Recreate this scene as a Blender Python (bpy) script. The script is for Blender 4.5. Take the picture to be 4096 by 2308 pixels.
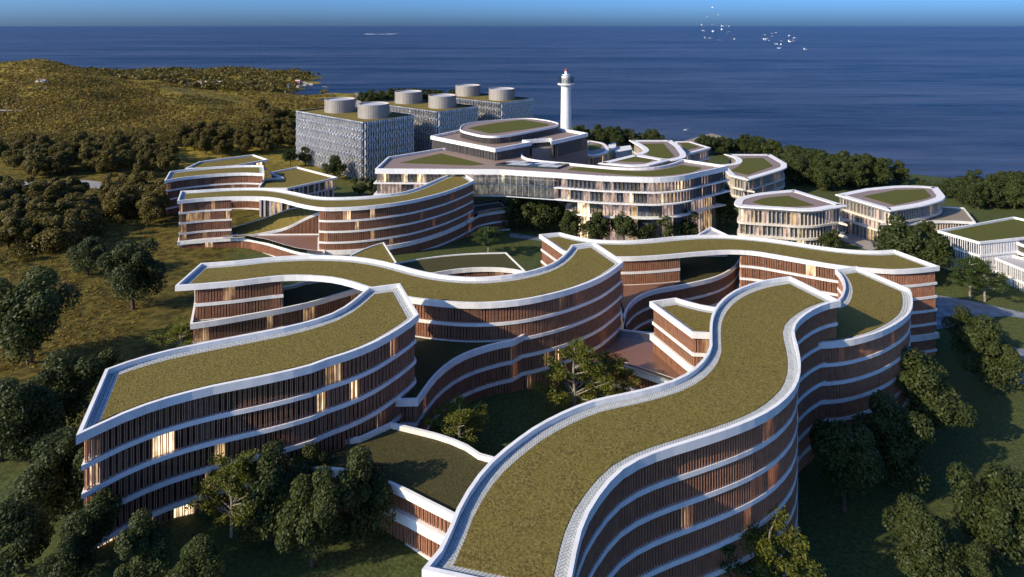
import bpy, math, random
import numpy as np
from mathutils import Vector
random.seed(7); rng = np.random.default_rng(7)
scene = bpy.context.scene
for o in list(bpy.data.objects): bpy.data.objects.remove(o)
COL = scene.collection
R = math.radians

# ------------------------------------------------------------------ camera, sky, sun, exposure
CAMZ = 100.0                                    # metres above the low ground on the right
FPX, CX, HY = 2420.0, 2048.0, 103.0             # focal length, centre and horizon in 4096-wide units
cam = bpy.data.cameras.new('camera'); camo = bpy.data.objects.new('camera', cam); COL.objects.link(camo)
camo.location = (0, 0, CAMZ); camo.rotation_euler = (R(90), 0, 0)
cam.sensor_width = 36; cam.sensor_fit = 'HORIZONTAL'; cam.lens = 36*FPX/4096
cam.shift_y = -(1154-HY)/4096
cam.clip_start = 1; cam.clip_end = 400000
scene.camera = camo
SUN_EL, SUN_AZ = R(28), math.atan2(-0.87, -0.5)  # azimuth from +Y towards +X
tosun = Vector((math.sin(SUN_AZ)*math.cos(SUN_EL), math.cos(SUN_AZ)*math.cos(SUN_EL), math.sin(SUN_EL)))
w = bpy.data.worlds.new('World'); scene.world = w; w.use_nodes = True
nt = w.node_tree; bg = nt.nodes['Background']
sky = nt.nodes.new('ShaderNodeTexSky'); sky.sky_type = 'NISHITA'; sky.sun_disc = False
sky.sun_elevation = SUN_EL; sky.sun_rotation = SUN_AZ; sky.altitude = 0
sky.air_density = 0.5; sky.dust_density = 1.8; sky.ozone_density = 10.0
tint = nt.nodes.new('ShaderNodeMix'); tint.data_type = 'RGBA'; tint.blend_type = 'MULTIPLY'; tint.inputs[0].default_value = 1.0
tint.inputs[7].default_value = (.82, 1.0, 1.06, 1)        # one even, slightly cool white balance for the whole sky
nt.links.new(sky.outputs[0], tint.inputs[6]); nt.links.new(tint.outputs[2], bg.inputs[0]); bg.inputs[1].default_value = 0.15
sl = bpy.data.lights.new('sun', 'SUN'); sl.energy = 4.1; sl.angle = R(0.6); sl.color = (1.0, 0.83, 0.57)
so = bpy.data.objects.new('sun', sl); COL.objects.link(so); so.location = (-300, -200, 300)
so.rotation_euler = tosun.to_track_quat('Z', 'Y').to_euler()
vs = scene.view_settings; vs.view_transform = 'Standard'; vs.look = 'None'; vs.exposure = 0.55; vs.gamma = 1.0
vs.use_curve_mapping = False
cy = scene.cycles; cy.max_bounces = 5; cy.diffuse_bounces = 3; cy.glossy_bounces = 2; cy.transmission_bounces = 2; cy.transparent_max_bounces = 6

# ------------------------------------------------------------------ materials
MAT = {}
def principled(name, col, rough=.6, metal=0.0, spec=.5, col2=None, nscale=1.0, bump=0.0, bscale=None, detail=4.0, coord='Object', stretch=None, ramp=(.35, .65), emit=None, estr=0.0):
    m = bpy.data.materials.new(name); m.use_nodes = True
    n, l = m.node_tree.nodes, m.node_tree.links
    b = n['Principled BSDF']
    b.inputs['Base Color'].default_value = (*col, 1); b.inputs['Roughness'].default_value = rough
    b.inputs['Metallic'].default_value = metal; b.inputs['Specular IOR Level'].default_value = spec
    tc = None
    if col2 or bump:
        tc = n.new('ShaderNodeTexCoord'); vec = tc.outputs[coord]
        if coord == 'Position':
            vec = None
        if stretch:
            mp = n.new('ShaderNodeMapping'); mp.inputs['Scale'].default_value = stretch
            l.new(vec, mp.inputs[0]); vec = mp.outputs[0]
    if col2:
        t = n.new('ShaderNodeTexNoise'); t.inputs['Scale'].default_value = nscale; t.inputs['Detail'].default_value = detail
        l.new(vec, t.inputs['Vector'])
        cr = n.new('ShaderNodeValToRGB'); cr.color_ramp.elements[0].position = ramp[0]; cr.color_ramp.elements[1].position = ramp[1]
        cr.color_ramp.elements[0].color = (*col, 1); cr.color_ramp.elements[1].color = (*col2, 1)
        l.new(t.outputs[0], cr.inputs[0]); l.new(cr.outputs[0], b.inputs['Base Color'])
    if bump:
        t2 = n.new('ShaderNodeTexNoise'); t2.inputs['Scale'].default_value = bscale or nscale; t2.inputs['Detail'].default_value = 3
        l.new(vec, t2.inputs['Vector'])
        bp = n.new('ShaderNodeBump'); bp.inputs['Strength'].default_value = bump; bp.inputs['Distance'].default_value = .3
        l.new(t2.outputs[0], bp.inputs['Height']); l.new(bp.outputs[0], b.inputs['Normal'])
    if emit:
        b.inputs['Emission Color'].default_value = (*emit, 1); b.inputs['Emission Strength'].default_value = estr
    MAT[name] = m
    return m
principled('white_paint', (.81, .80, .78), .55, col2=(.66, .65, .64), nscale=.5, detail=8, ramp=(.48, .78), stretch=(1, 1, .25))
principled('cream_wall', (.72, .66, .58), .6, col2=(.62, .57, .5), nscale=.3)
principled('lilac_wall', (.52, .48, .55), .6, col2=(.45, .42, .48), nscale=.3)
principled('terracotta', (.48, .24, .148), .6, col2=(.35, .172, .105), nscale=.9)
principled('grey_fin', (.17, .155, .145), .5, col2=(.12, .11, .105), nscale=.6)
principled('pale_fin', (.52, .47, .41), .5, col2=(.42, .38, .33), nscale=.6)
principled('white_fin', (.70, .70, .72), .5)
principled('dark_glass', (.030, .027, .022), .07, spec=.6)
principled('dusk_glass', (.115, .10, .075), .12, spec=.6, col2=(.022, .021, .018), nscale=.35)
principled('pale_glass', (.17, .19, .22), .1, spec=.8, col2=(.07, .08, .10), nscale=.25)
principled('curtain', (.26, .215, .16), .35, col2=(.10, .085, .07), nscale=.8)
def room_mat(name, base, col, lo, hi):
    m = principled(name, base, .4, emit=col, estr=1.0); n, l = m.node_tree.nodes, m.node_tree.links
    g = n.new('ShaderNodeNewGeometry'); mp = n.new('ShaderNodeMapping'); mp.inputs['Scale'].default_value = (1, 1, .35); l.new(g.outputs['Position'], mp.inputs[0])
    t = n.new('ShaderNodeTexNoise'); t.inputs['Scale'].default_value = .75; t.inputs['Detail'].default_value = 2; l.new(mp.outputs[0], t.inputs['Vector'])
    r = n.new('ShaderNodeMapRange'); r.inputs[1].default_value = .35; r.inputs[2].default_value = .68; r.inputs[3].default_value = lo; r.inputs[4].default_value = hi
    l.new(t.outputs[0], r.inputs[0]); l.new(r.outputs[0], n['Principled BSDF'].inputs['Emission Strength'])
room_mat('lit_room', (.25, .18, .11), (1.0, .66, .34), .02, .55)
room_mat('pink_room', (.36, .28, .25), (1.0, .70, .54), .05, .45)
room_mat('bright_room', (.3, .22, .15), (1.0, .72, .42), .15, 1.7)
principled('soffit_grey', (.42, .41, .42), .7)
principled('paver', (.50, .52, .52), .7, col2=(.40, .42, .43), nscale=1.3)
principled('joint_moss', (.085, .11, .04), .9)
principled('deck_wood', (.235, .125, .085), .38, col2=(.17, .088, .062), nscale=2.2, stretch=(7, .5, 1))
principled('brown_paving', (.30, .215, .175), .55, col2=(.23, .165, .135), nscale=2.0, stretch=(5, .5, 1))
principled('metal_fin', (.68, .67, .66), .32, metal=.5, col2=(.46, .47, .51), nscale=.5)
principled('drum', (.43, .385, .345), .75, col2=(.37, .335, .30), nscale=.2)
principled('drum_lid', (.50, .52, .56), .6)
principled('stone_wall', (.22, .20, .19), .8, col2=(.16, .145, .135), nscale=.7, stretch=(1, 1, 4))
principled('steel_dark', (.05, .075, .08), .4, metal=.6)
principled('red_paint', (.50, .05, .035), .45)
principled('bark', (.10, .068, .045), .9, col2=(.05, .035, .025), nscale=3)
principled('pale_bark', (.32, .29, .25), .9, col2=(.16, .14, .12), nscale=3)
principled('road', (.33, .31, .30), .8, col2=(.26, .25, .25), nscale=.15, detail=8)
principled('stone_path', (.24, .27, .31), .55, col2=(.13, .15, .18), nscale=.35, detail=8, ramp=(.4, .6))
principled('tan_roof', (.26, .22, .16), .8, col2=(.22, .185, .135), nscale=1.2, stretch=(.2, 4, 1))
principled('house_wall', (.66, .63, .60), .7); principled('house_roof', (.42, .30, .25), .8); principled('pink_wall', (.6, .16, .2), .7)
principled('rock', (.50, .42, .33), .9, col2=(.28, .24, .18), nscale=.8, bump=.6)
principled('bird_white', (.85, .85, .85), .6)
principled('foam', (.8, .82, .84), .7)
def grass_mat(name, a, b, c, fine, coarse, bump):
    m = bpy.data.materials.new(name); m.use_nodes = True; n, l = m.node_tree.nodes, m.node_tree.links
    p = n['Principled BSDF']; p.inputs['Roughness'].default_value = .95; p.inputs['Specular IOR Level'].default_value = .1
    tc = n.new('ShaderNodeNewGeometry'); vec = tc.outputs['Position']
    t1 = n.new('ShaderNodeTexNoise'); t1.inputs['Scale'].default_value = fine; t1.inputs['Detail'].default_value = 5; t1.inputs['Roughness'].default_value = .75
    t2 = n.new('ShaderNodeTexNoise'); t2.inputs['Scale'].default_value = coarse; t2.inputs['Detail'].default_value = 5
    l.new(vec, t1.inputs['Vector']); l.new(vec, t2.inputs['Vector'])
    r1 = n.new('ShaderNodeValToRGB'); r1.color_ramp.elements[0].position = .38; r1.color_ramp.elements[1].position = .64
    r1.color_ramp.elements[0].color = (*a, 1); r1.color_ramp.elements[1].color = (*b, 1)
    r2 = n.new('ShaderNodeValToRGB'); r2.color_ramp.elements[0].position = .4; r2.color_ramp.elements[1].position = .62
    r2.color_ramp.elements[0].color = (0, 0, 0, 1); r2.color_ramp.elements[1].color = (1, 1, 1, 1)
    mx = n.new('ShaderNodeMix'); mx.data_type = 'RGBA'
    l.new(t1.outputs[0], r1.inputs[0]); l.new(t2.outputs[0], r2.inputs[0])
    mm = n.new('ShaderNodeMath'); mm.operation = 'MULTIPLY'; mm.inputs[1].default_value = .45; l.new(r2.outputs[0], mm.inputs[0])
    l.new(mm.outputs[0], mx.inputs[0]); l.new(r1.outputs[0], mx.inputs[6]); mx.inputs[7].default_value = (*c, 1)
    l.new(mx.outputs[2], p.inputs['Base Color'])
    bp = n.new('ShaderNodeBump'); bp.inputs['Strength'].default_value = bump; bp.inputs['Distance'].default_value = .25
    l.new(t1.outputs[0], bp.inputs['Height']); l.new(bp.outputs[0], p.inputs['Normal'])
    MAT[name] = m
grass_mat('sedum', (.075, .060, .015), (.33, .255, .078), (.19, .158, .038), 3.4, .3, 1.0)
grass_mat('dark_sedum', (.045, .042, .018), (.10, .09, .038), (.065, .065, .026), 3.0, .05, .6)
grass_mat('lawn_roof', (.065, .07, .016), (.135, .135, .034), (.095, .10, .024), 2.0, .05, .6)
grass_mat('dark_grass', (.012, .018, .009), (.035, .045, .018), (.03, .042, .016), 1.8, .02, .6)
grass_mat('lawn_light', (.042, .052, .016), (.09, .098, .03), (.075, .085, .026), 1.8, .03, .6)
grass_mat('hill_grass', (.075, .06, .014), (.20, .155, .034), (.14, .12, .03), .35, .012, 1.0)
def leaf_mat(name, a, b, trans=.25):
    m = bpy.data.materials.new(name); m.use_nodes = True; n, l = m.node_tree.nodes, m.node_tree.links
    p = n['Principled BSDF']; p.inputs['Roughness'].default_value = .55; p.inputs['Specular IOR Level'].default_value = .3
    oi = n.new('ShaderNodeObjectInfo'); g = n.new('ShaderNodeNewGeometry')
    ad = n.new('ShaderNodeMath'); ad.operation = 'ADD'; ad.use_clamp = True
    sc = n.new('ShaderNodeMath'); sc.operation = 'MULTIPLY'; sc.inputs[1].default_value = .35; l.new(oi.outputs['Random'], sc.inputs[0])
    s2 = n.new('ShaderNodeMath'); s2.operation = 'MULTIPLY'; s2.inputs[1].default_value = .65; l.new(g.outputs['Random Per Island'], s2.inputs[0])
    l.new(sc.outputs[0], ad.inputs[0]); l.new(s2.outputs[0], ad.inputs[1])
    mx = n.new('ShaderNodeMix'); mx.data_type = 'RGBA'; mx.inputs[6].default_value = (*a, 1); mx.inputs[7].default_value = (*b, 1)
    l.new(ad.outputs[0], mx.inputs[0]); l.new(mx.outputs[2], p.inputs['Base Color'])
    tr = n.new('ShaderNodeBsdfTranslucent'); l.new(mx.outputs[2], tr.inputs[0])
    ms = n.new('ShaderNodeMixShader'); ms.inputs[0].default_value = trans
    l.new(p.outputs[0], ms.inputs[1]); l.new(tr.outputs[0], ms.inputs[2]); l.new(ms.outputs[0], n['Material Output'].inputs[0])
    MAT[name] = m
leaf_mat('leaf_dark', (.028, .043, .011), (.076, .094, .022), .32)
leaf_mat('leaf_light', (.075, .09, .012), (.19, .20, .028), .35)
leaf_mat('leaf_green', (.03, .055, .012), (.075, .11, .024), .3)
leaf_mat('leaf_olive', (.095, .08, .016), (.33, .225, .04), .3)
leaf_mat('leaf_warm', (.072, .064, .014), (.19, .148, .030), .3)
def glass_mat(name, tint, mixf):
    m = bpy.data.materials.new(name); m.use_nodes = True; n, l = m.node_tree.nodes, m.node_tree.links
    for x in list(n):
        if x.type != 'OUTPUT_MATERIAL': n.remove(x)
    out = [x for x in n][0]
    t = n.new('ShaderNodeBsdfTransparent'); t.inputs[0].default_value = (*tint, 1)
    g = n.new('ShaderNodeBsdfGlossy'); g.inputs[0].default_value = (.85, .9, 1, 1); g.inputs[1].default_value = .03
    fr = n.new('ShaderNodeFresnel'); fr.inputs[0].default_value = 1.5
    ad = n.new('ShaderNodeMath'); ad.operation = 'ADD'; ad.inputs[1].default_value = mixf; ad.use_clamp = True
    l.new(fr.outputs[0], ad.inputs[0])
    ms = n.new('ShaderNodeMixShader'); l.new(ad.outputs[0], ms.inputs[0]); l.new(t.outputs[0], ms.inputs[1]); l.new(g.outputs[0], ms.inputs[2])
    l.new(ms.outputs[0], out.inputs[0]); MAT[name] = m
glass_mat('clear_glass', (.82, .92, 1.0), .30)
glass_mat('balustrade_glass', (.86, .90, .93), .07)
def sea_mat():
    m = bpy.data.materials.new('sea'); m.use_nodes = True; n, l = m.node_tree.nodes, m.node_tree.links
    p = n['Principled BSDF']; p.inputs['IOR'].default_value = 1.33
    g = n.new('ShaderNodeNewGeometry')
    mp = n.new('ShaderNodeMapping'); mp.inputs['Scale'].default_value = (.22, 1.0, 1); l.new(g.outputs['Position'], mp.inputs[0])
    t1 = n.new('ShaderNodeTexNoise'); t1.inputs['Scale'].default_value = .06; t1.inputs['Detail'].default_value = 7; t1.inputs['Roughness'].default_value = .62
    def nz(sc_, xs, det, ro):
        mq = n.new('ShaderNodeMapping'); mq.inputs['Scale'].default_value = (xs, 1.0, 1); l.new(g.outputs['Position'], mq.inputs[0])
        t = n.new('ShaderNodeTexNoise'); t.inputs['Scale'].default_value = sc_; t.inputs['Detail'].default_value = det; t.inputs['Roughness'].default_value = ro
        l.new(mq.outputs[0], t.inputs['Vector']); return t.outputs[0]
    l.new(mp.outputs[0], t1.inputs['Vector'])
    far_, mid_ = nz(.0028, .13, 9, .72), nz(.022, .2, 6, .7)
    mx = n.new('ShaderNodeMix'); mx.data_type = 'FLOAT'; mx.inputs[0].default_value = .45; l.new(far_, mx.inputs[2]); l.new(mid_, mx.inputs[3])
    r = n.new('ShaderNodeValToRGB'); r.color_ramp.elements[0].position = .42; r.color_ramp.elements[1].position = .66
    r.color_ramp.elements[0].color = (.003, .009, .030, 1); r.color_ramp.elements[1].color = (.080, .096, .150, 1)
    l.new(mx.outputs[0], r.inputs[0]); l.new(r.outputs[0], p.inputs['Base Color'])
    p.inputs['Roughness'].default_value = .32; p.inputs['Specular IOR Level'].default_value = .15
    bp = n.new('ShaderNodeBump'); bp.inputs['Strength'].default_value = 1.0; bp.inputs['Distance'].default_value = 9.0
    l.new(t1.outputs[0], bp.inputs['Height']); l.new(bp.outputs[0], p.inputs['Normal'])
    MAT['sea'] = m
sea_mat()

# ------------------------------------------------------------------ helpers
def P(x, y, D):
    """point at depth D below the eye that projects to (x, y) of the 4096-wide frame"""
    Y = FPX*D/(y-HY)
    return Vector(((x-CX)/FPX*Y, Y, CAMZ-D))
def tag(o, label=None, cat=None, group=None, kind=None):
    if label: o['label'] = label
    if cat: o['category'] = cat
    if group: o['group'] = group
    if kind: o['kind'] = kind
    return o
def empty(name, loc):
    o = bpy.data.objects.new(name, None); o.location = loc; o.empty_display_size = .5; COL.objects.link(o); return o
class MB:
    def __init__(s, org=(0, 0, 0)): s.v = []; s.f = []; s.m = []; s.o = Vector(org)
    def add(s, p): s.v.append((p[0]-s.o.x, p[1]-s.o.y, p[2]-s.o.z)); return len(s.v)-1
    def poly(s, pts, m=0):
        s.f.append([s.add(p) for p in pts]); s.m.append(m)
    def box(s, c, u, v, wv, m=0, bottom=True):
        c, u, v, wv = Vector(c), Vector(u), Vector(v), Vector(wv)
        i = [s.add(c+a*u+b*v+d*wv) for d in (-1, 1) for a, b in ((-1, -1), (1, -1), (1, 1), (-1, 1))]
        F = [(4, 5, 6, 7), (0, 1, 5, 4), (1, 2, 6, 5), (2, 3, 7, 6), (3, 0, 4, 7)]
        if bottom: F.append((3, 2, 1, 0))
        for f in F: s.f.append([i[k] for k in f]); s.m.append(m)
    def prism(s, pts, z0, z1, m=0, ms=None, bottom=False):
        n = len(pts)
        a = [s.add((p[0], p[1], z0)) for p in pts]; b = [s.add((p[0], p[1], z1)) for p in pts]
        s.f.append(b); s.m.append(m)
        for i in range(n): s.f.append([a[i], a[(i+1) % n], b[(i+1) % n], b[i]]); s.m.append(m if ms is None else ms)
        if bottom: s.f.append(a[::-1]); s.m.append(m)
    def strip(s, A, za, B, zb, closed=True, mfun=None, m=0):
        n = len(A); ia = [s.add((p[0], p[1], za)) for p in A]; ib = [s.add((p[0], p[1], zb)) for p in B]
        for i in range(n if closed else n-1):
            j = (i+1) % n; s.f.append([ia[i], ia[j], ib[j], ib[i]]); s.m.append(mfun(i) if mfun else m)
    def lathe(s, c, prof, seg=24, m=0):
        rings = [[s.add((c[0]+r*math.cos(2*math.pi*k/seg), c[1]+r*math.sin(2*math.pi*k/seg), z)) for k in range(seg)] for r, z in prof]
        for a, b in zip(rings, rings[1:]):
            for k in range(seg): s.f.append([a[k], a[(k+1) % seg], b[(k+1) % seg], b[k]]); s.m.append(m)
        s.f.append(rings[-1]); s.m.append(m)
    def tube(s, pts, rads, seg=6, m=0):
        rings = []
        for i, (p, r) in enumerate(zip(pts, rads)):
            p = Vector(p); d = (Vector(pts[min(i+1, len(pts)-1)])-Vector(pts[max(i-1, 0)])).normalized()
            u = d.cross(Vector((.3, 1, .2))).normalized(); v = d.cross(u)
            rings.append([s.add(p+u*r*math.cos(2*math.pi*k/seg)+v*r*math.sin(2*math.pi*k/seg)) for k in range(seg)])
        for a, b in zip(rings, rings[1:]):
            for k in range(seg): s.f.append([a[k], a[(k+1) % seg], b[(k+1) % seg], b[k]]); s.m.append(m)
    def mesh(s, name, mats, smooth=False):
        me = bpy.data.meshes.new(name); me.from_pydata(s.v, [], s.f)
        for k in ([mats] if isinstance(mats, str) else mats): me.materials.append(MAT[k])
        if len(set(s.m)) > 1 or (s.m and s.m[0]): me.polygons.foreach_set('material_index', s.m)
        if smooth: me.polygons.foreach_set('use_smooth', [True]*len(s.f))
        me.update(); return me
    def build(s, name, mats, parent=None, smooth=False, kind=None):
        if not s.f: return None
        return link(name, s.mesh(name, mats, smooth), parent, kind=kind)
def link(name, me, parent=None, loc=(0, 0, 0), rz=0, sc=None, kind=None):
    o = bpy.data.objects.new(name, me); o.location = loc
    if rz: o.rotation_euler = (0, 0, rz)
    if sc: o.scale = sc
    if parent: o.parent = parent
    if kind: o['kind'] = kind
    COL.objects.link(o); return o
def catmull(pts, sub=10):
    if len(pts) == 2: return [Vector(pts[0]), Vector(pts[1])]
    q = [2*pts[0]-pts[1]]+list(pts)+[2*pts[-1]-pts[-2]]; out = []
    for i in range(1, len(q)-2):
        for k in range(sub):
            t = k/sub; a, b, c, d = q[i-1], q[i], q[i+1], q[i+2]
            out.append(.5*((2*b)+(c-a)*t+(2*a-5*b+4*c-d)*t*t+(3*b-a-3*c+d)*t**3))
    out.append(pts[-1]); return out
def resample(pts, step):
    L = [0]
    for a, b in zip(pts, pts[1:]): L.append(L[-1]+(b-a).length)
    n = max(1, round(L[-1]/step)); out = []; j = 0
    for k in range(n+1):
        s = L[-1]*k/n
        while j < len(L)-2 and L[j+1] < s: j += 1
        t = (s-L[j])/max(1e-9, L[j+1]-L[j]); out.append(pts[j]+(pts[j+1]-pts[j])*t)
    return out
def world_runs(runs, D):
    return [[P(x, y, D).to_2d() for x, y in r] for r in runs]
def outline(wruns, step=3.2, smooth=3):
    """closed list of 2D points; runs meet at hard corners"""
    pts = []
    for i, r in enumerate(wruns):
        nxt = wruns[(i+1) % len(wruns)][0]
        rr = list(r)
        if (rr[-1]-nxt).length > 1e-3: pass
        c = catmull(rr)
        for _ in range(smooth if len(rr) > 2 else 0):     # even out tracing wobble, ends fixed
            c = [c[0]]+[(c[k-1]+c[k]*2+c[k+1])/4 for k in range(1, len(c)-1)]+[c[-1]]
        c = resample(c, step)
        if (rr[-1]-nxt).length < 1e-3: c = c[:-1]
        pts += c
    a = sum(pts[i].x*pts[(i+1) % len(pts)].y-pts[(i+1) % len(pts)].x*pts[i].y for i in range(len(pts)))
    if a < 0: pts = pts[::-1]
    return pts
def closed_runs(runs):
    """join runs: each run ends where the next begins"""
    out = []
    for i, r in enumerate(runs):
        out.append(list(r)+[runs[(i+1) % len(runs)][0]])
    return out
def offset(poly, d):
    n = len(poly); out = []
    for i in range(n):
        a, b, c = poly[i-1], poly[i], poly[(i+1) % n]
        e1 = (b-a).normalized(); e2 = (c-b).normalized()
        n1 = Vector((-e1.y, e1.x)); n2 = Vector((-e2.y, e2.x)); m = (n1+n2)
        if m.length < 1e-6: m = n1.copy()
        m.normalize(); out.append(b+m*(d/max(.38, m.dot(n1))))
    return out
def cumlen(poly):
    L = [0]
    for i in range(len(poly)): L.append(L[-1]+(poly[(i+1) % len(poly)]-poly[i]).length)
    return L
FINMESH = {}
def fin_mesh(mat, wd, dp, h):
    k = (mat, round(wd, 3), round(dp, 3), round(h, 2))
    if k not in FINMESH:
        b = MB(); b.box((0, 0, h/2), (wd/2, 0, 0), (0, dp/2, 0), (0, 0, h/2)); FINMESH[k] = b.mesh('fin', mat)
    return FINMESH[k]
def walk(poly, spacing):
    """points (p, tangent) along a closed outline, spacing(k) gives the next step"""
    L = cumlen(poly); n = len(poly); s = .2; j = 0; k = 0; out = []
    while s < L[-1]:
        while L[j+1] < s: j += 1
        t = (s-L[j])/(L[j+1]-L[j]); a, b = poly[j], poly[(j+1) % n]
        out.append((a+(b-a)*t, (b-a).normalized())); s += spacing(k); k += 1
    return out
def faces_cam(p, tan, lim=-.25):
    nrm = Vector((tan.y, -tan.x)); return nrm.dot((-p).normalized()) > lim

def glaze_fun(n, probs, run=2):
    """material index per bay in short runs: 0 dark, 1 dusk, 2 curtain, 3 lit, 4 bright"""
    seq = []; mood = 1.0
    while len(seq) < n:
        if random.random() < .12: mood = random.choice((.3, .6, 1.0, 1.8))
        pr = [probs[0], probs[1]]+[q*mood for q in probs[2:]]
        seq += [random.choices(range(len(probs)), pr)[0]]*random.randint(1, run)
    return lambda i: seq[i]
def clip_rays(poly, x0, x1, step):
    """part of an outline between two sight lines (frame x), ends closed straight"""
    for k, sg in (((x0-CX)/FPX, 1), ((x1-CX)/FPX, -1)):
        out = []
        for i in range(len(poly)):
            p, q = poly[i-1], poly[i]; dp, dq = sg*(p.x-k*p.y), sg*(q.x-k*q.y)
            if dp*dq < 0: out.append(p+(q-p)*(dp/(dp-dq)))
            if dq >= 0: out.append(q)
        poly = out
    res = []
    for i in range(len(poly)):
        a, b = poly[i], poly[(i+1) % len(poly)]
        if (b-a).length < .05: continue
        res += resample([a, b], step)[:-1]
    return res
GL = ['dark_glass', 'dusk_glass', 'curtain', 'lit_room', 'bright_room']

def tiles(root, org, A, B, z, wd, style, nobj, mat='paver'):
    """pavers between inner ring A and ring B (same vertex count); real slabs standing 4 cm above the mossy joint bed"""
    L = cumlen(A); n = len(A); tot = L[-1]
    def pos(u, v):
        u = u % tot; lo, hi = 0, n
        while hi-lo > 1:
            md = (lo+hi)//2
            if L[md] <= u: lo = md
            else: hi = md
        t = (u-L[lo])/(L[lo+1]-L[lo]); a = A[lo]+(A[(lo+1) % n]-A[lo])*t; b = B[lo]+(B[(lo+1) % n]-B[lo])*t
        return a+(b-a)*(v/wd)
    cells = []
    if style == 'bond':
        rows = 3; h = wd/rows; ln = 1.05; g = .045
        for r in range(rows):
            m = int(tot/ln)
            for k in range(m):
                u0 = (k+.5*(r % 2))*ln
                cells.append([(u0+g, r*h+g), (u0+ln-g, r*h+g), (u0+ln-g, (r+1)*h-g), (u0+g, (r+1)*h-g)])
    else:
        s = .36; g = .09; c45 = math.sqrt(.5)
        def clip(poly):
            for sgn, lim in ((1, .03), (-1, -(wd-.03))):
                out = []
                for i in range(len(poly)):
                    p, q = poly[i-1], poly[i]; dp, dq = sgn*p[1]-lim, sgn*q[1]-lim
                    if dp*dq < 0: t = dp/(dp-dq); out.append((p[0]+(q[0]-p[0])*t, p[1]+(q[1]-p[1])*t))
                    if dq >= 0: out.append(q)
                poly = out
                if len(poly) < 3: return []
            return poly
        M = int(tot/(s*c45))+2
        for t in range(-2, M):           # t = x + y  -> along, d = y - x -> across
            for d in range(-2, int(wd/(s*c45))+4):
                if (t+d) % 2: continue
                x, y = (t-d)//2, (t+d)//2; q = (x-y) % 4
                if q == 0: r = (x+g, y+g, x+2-g, y+1-g)
                elif q == 3: r = (x+g, y+g, x+1-g, y+2-g)
                else: continue
                pts = clip([((px+py)*c45*s, (py-px)*c45*s) for px, py in ((r[0], r[1]), (r[2], r[1]), (r[2], r[3]), (r[0], r[3]))])
                if len(pts) >= 3: cells.append(pts)
    items = []
    for c in cells:
        w3 = [pos(u, v) for u, v in c]
        items.append((sum((p.length for p in w3))/len(w3), w3))
    items.sort(key=lambda t: t[0])
    mb = MB(org)
    for k, (_, w3) in enumerate(items):
        a = sum(w3[i].x*w3[(i+1) % len(w3)].y-w3[(i+1) % len(w3)].x*w3[i].y for i in range(len(w3)))
        if a < 0: w3 = w3[::-1]
        if k < nobj:
            t = MB(org); t.prism(w3, z+.004, z+.04+random.uniform(-.006, .006)); t.build('paver', mat, root)
        else: mb.prism(w3, z+.004, z+.04+random.uniform(-.006, .006))
    mb.build('pavers', mat, root, kind='stuff')

def balustrade(root, org, pts, z, h=1.25, step=2.2, name='glass_balustrade'):
    """row of separate glass panes with a thin rail along an open polyline"""
    pts = resample(pts, step)
    rail = MB(org)
    for a, b in zip(pts, pts[1:]):
        d = (b-a).normalized(); nn = Vector((-d.y, d.x))*.02
        a2, b2 = a+d*.03, b-d*.03
        pm = MB(org); pm.box(((a2.x+b2.x)/2, (a2.y+b2.y)/2, z+h/2), ((b2.x-a2.x)/2, (b2.y-a2.y)/2, 0), (nn.x, nn.y, 0), (0, 0, h/2))
        pm.build('glass_pane', 'balustrade_glass', root)
        rail.box(((a.x+b.x)/2, (a.y+b.y)/2, z+h+.03), ((b.x-a.x)/2, (b.y-a.y)/2, 0), (nn.x*1.6, nn.y*1.6, 0), (0, 0, .03))
    rail.build('rail', 'white_paint', root)

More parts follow.
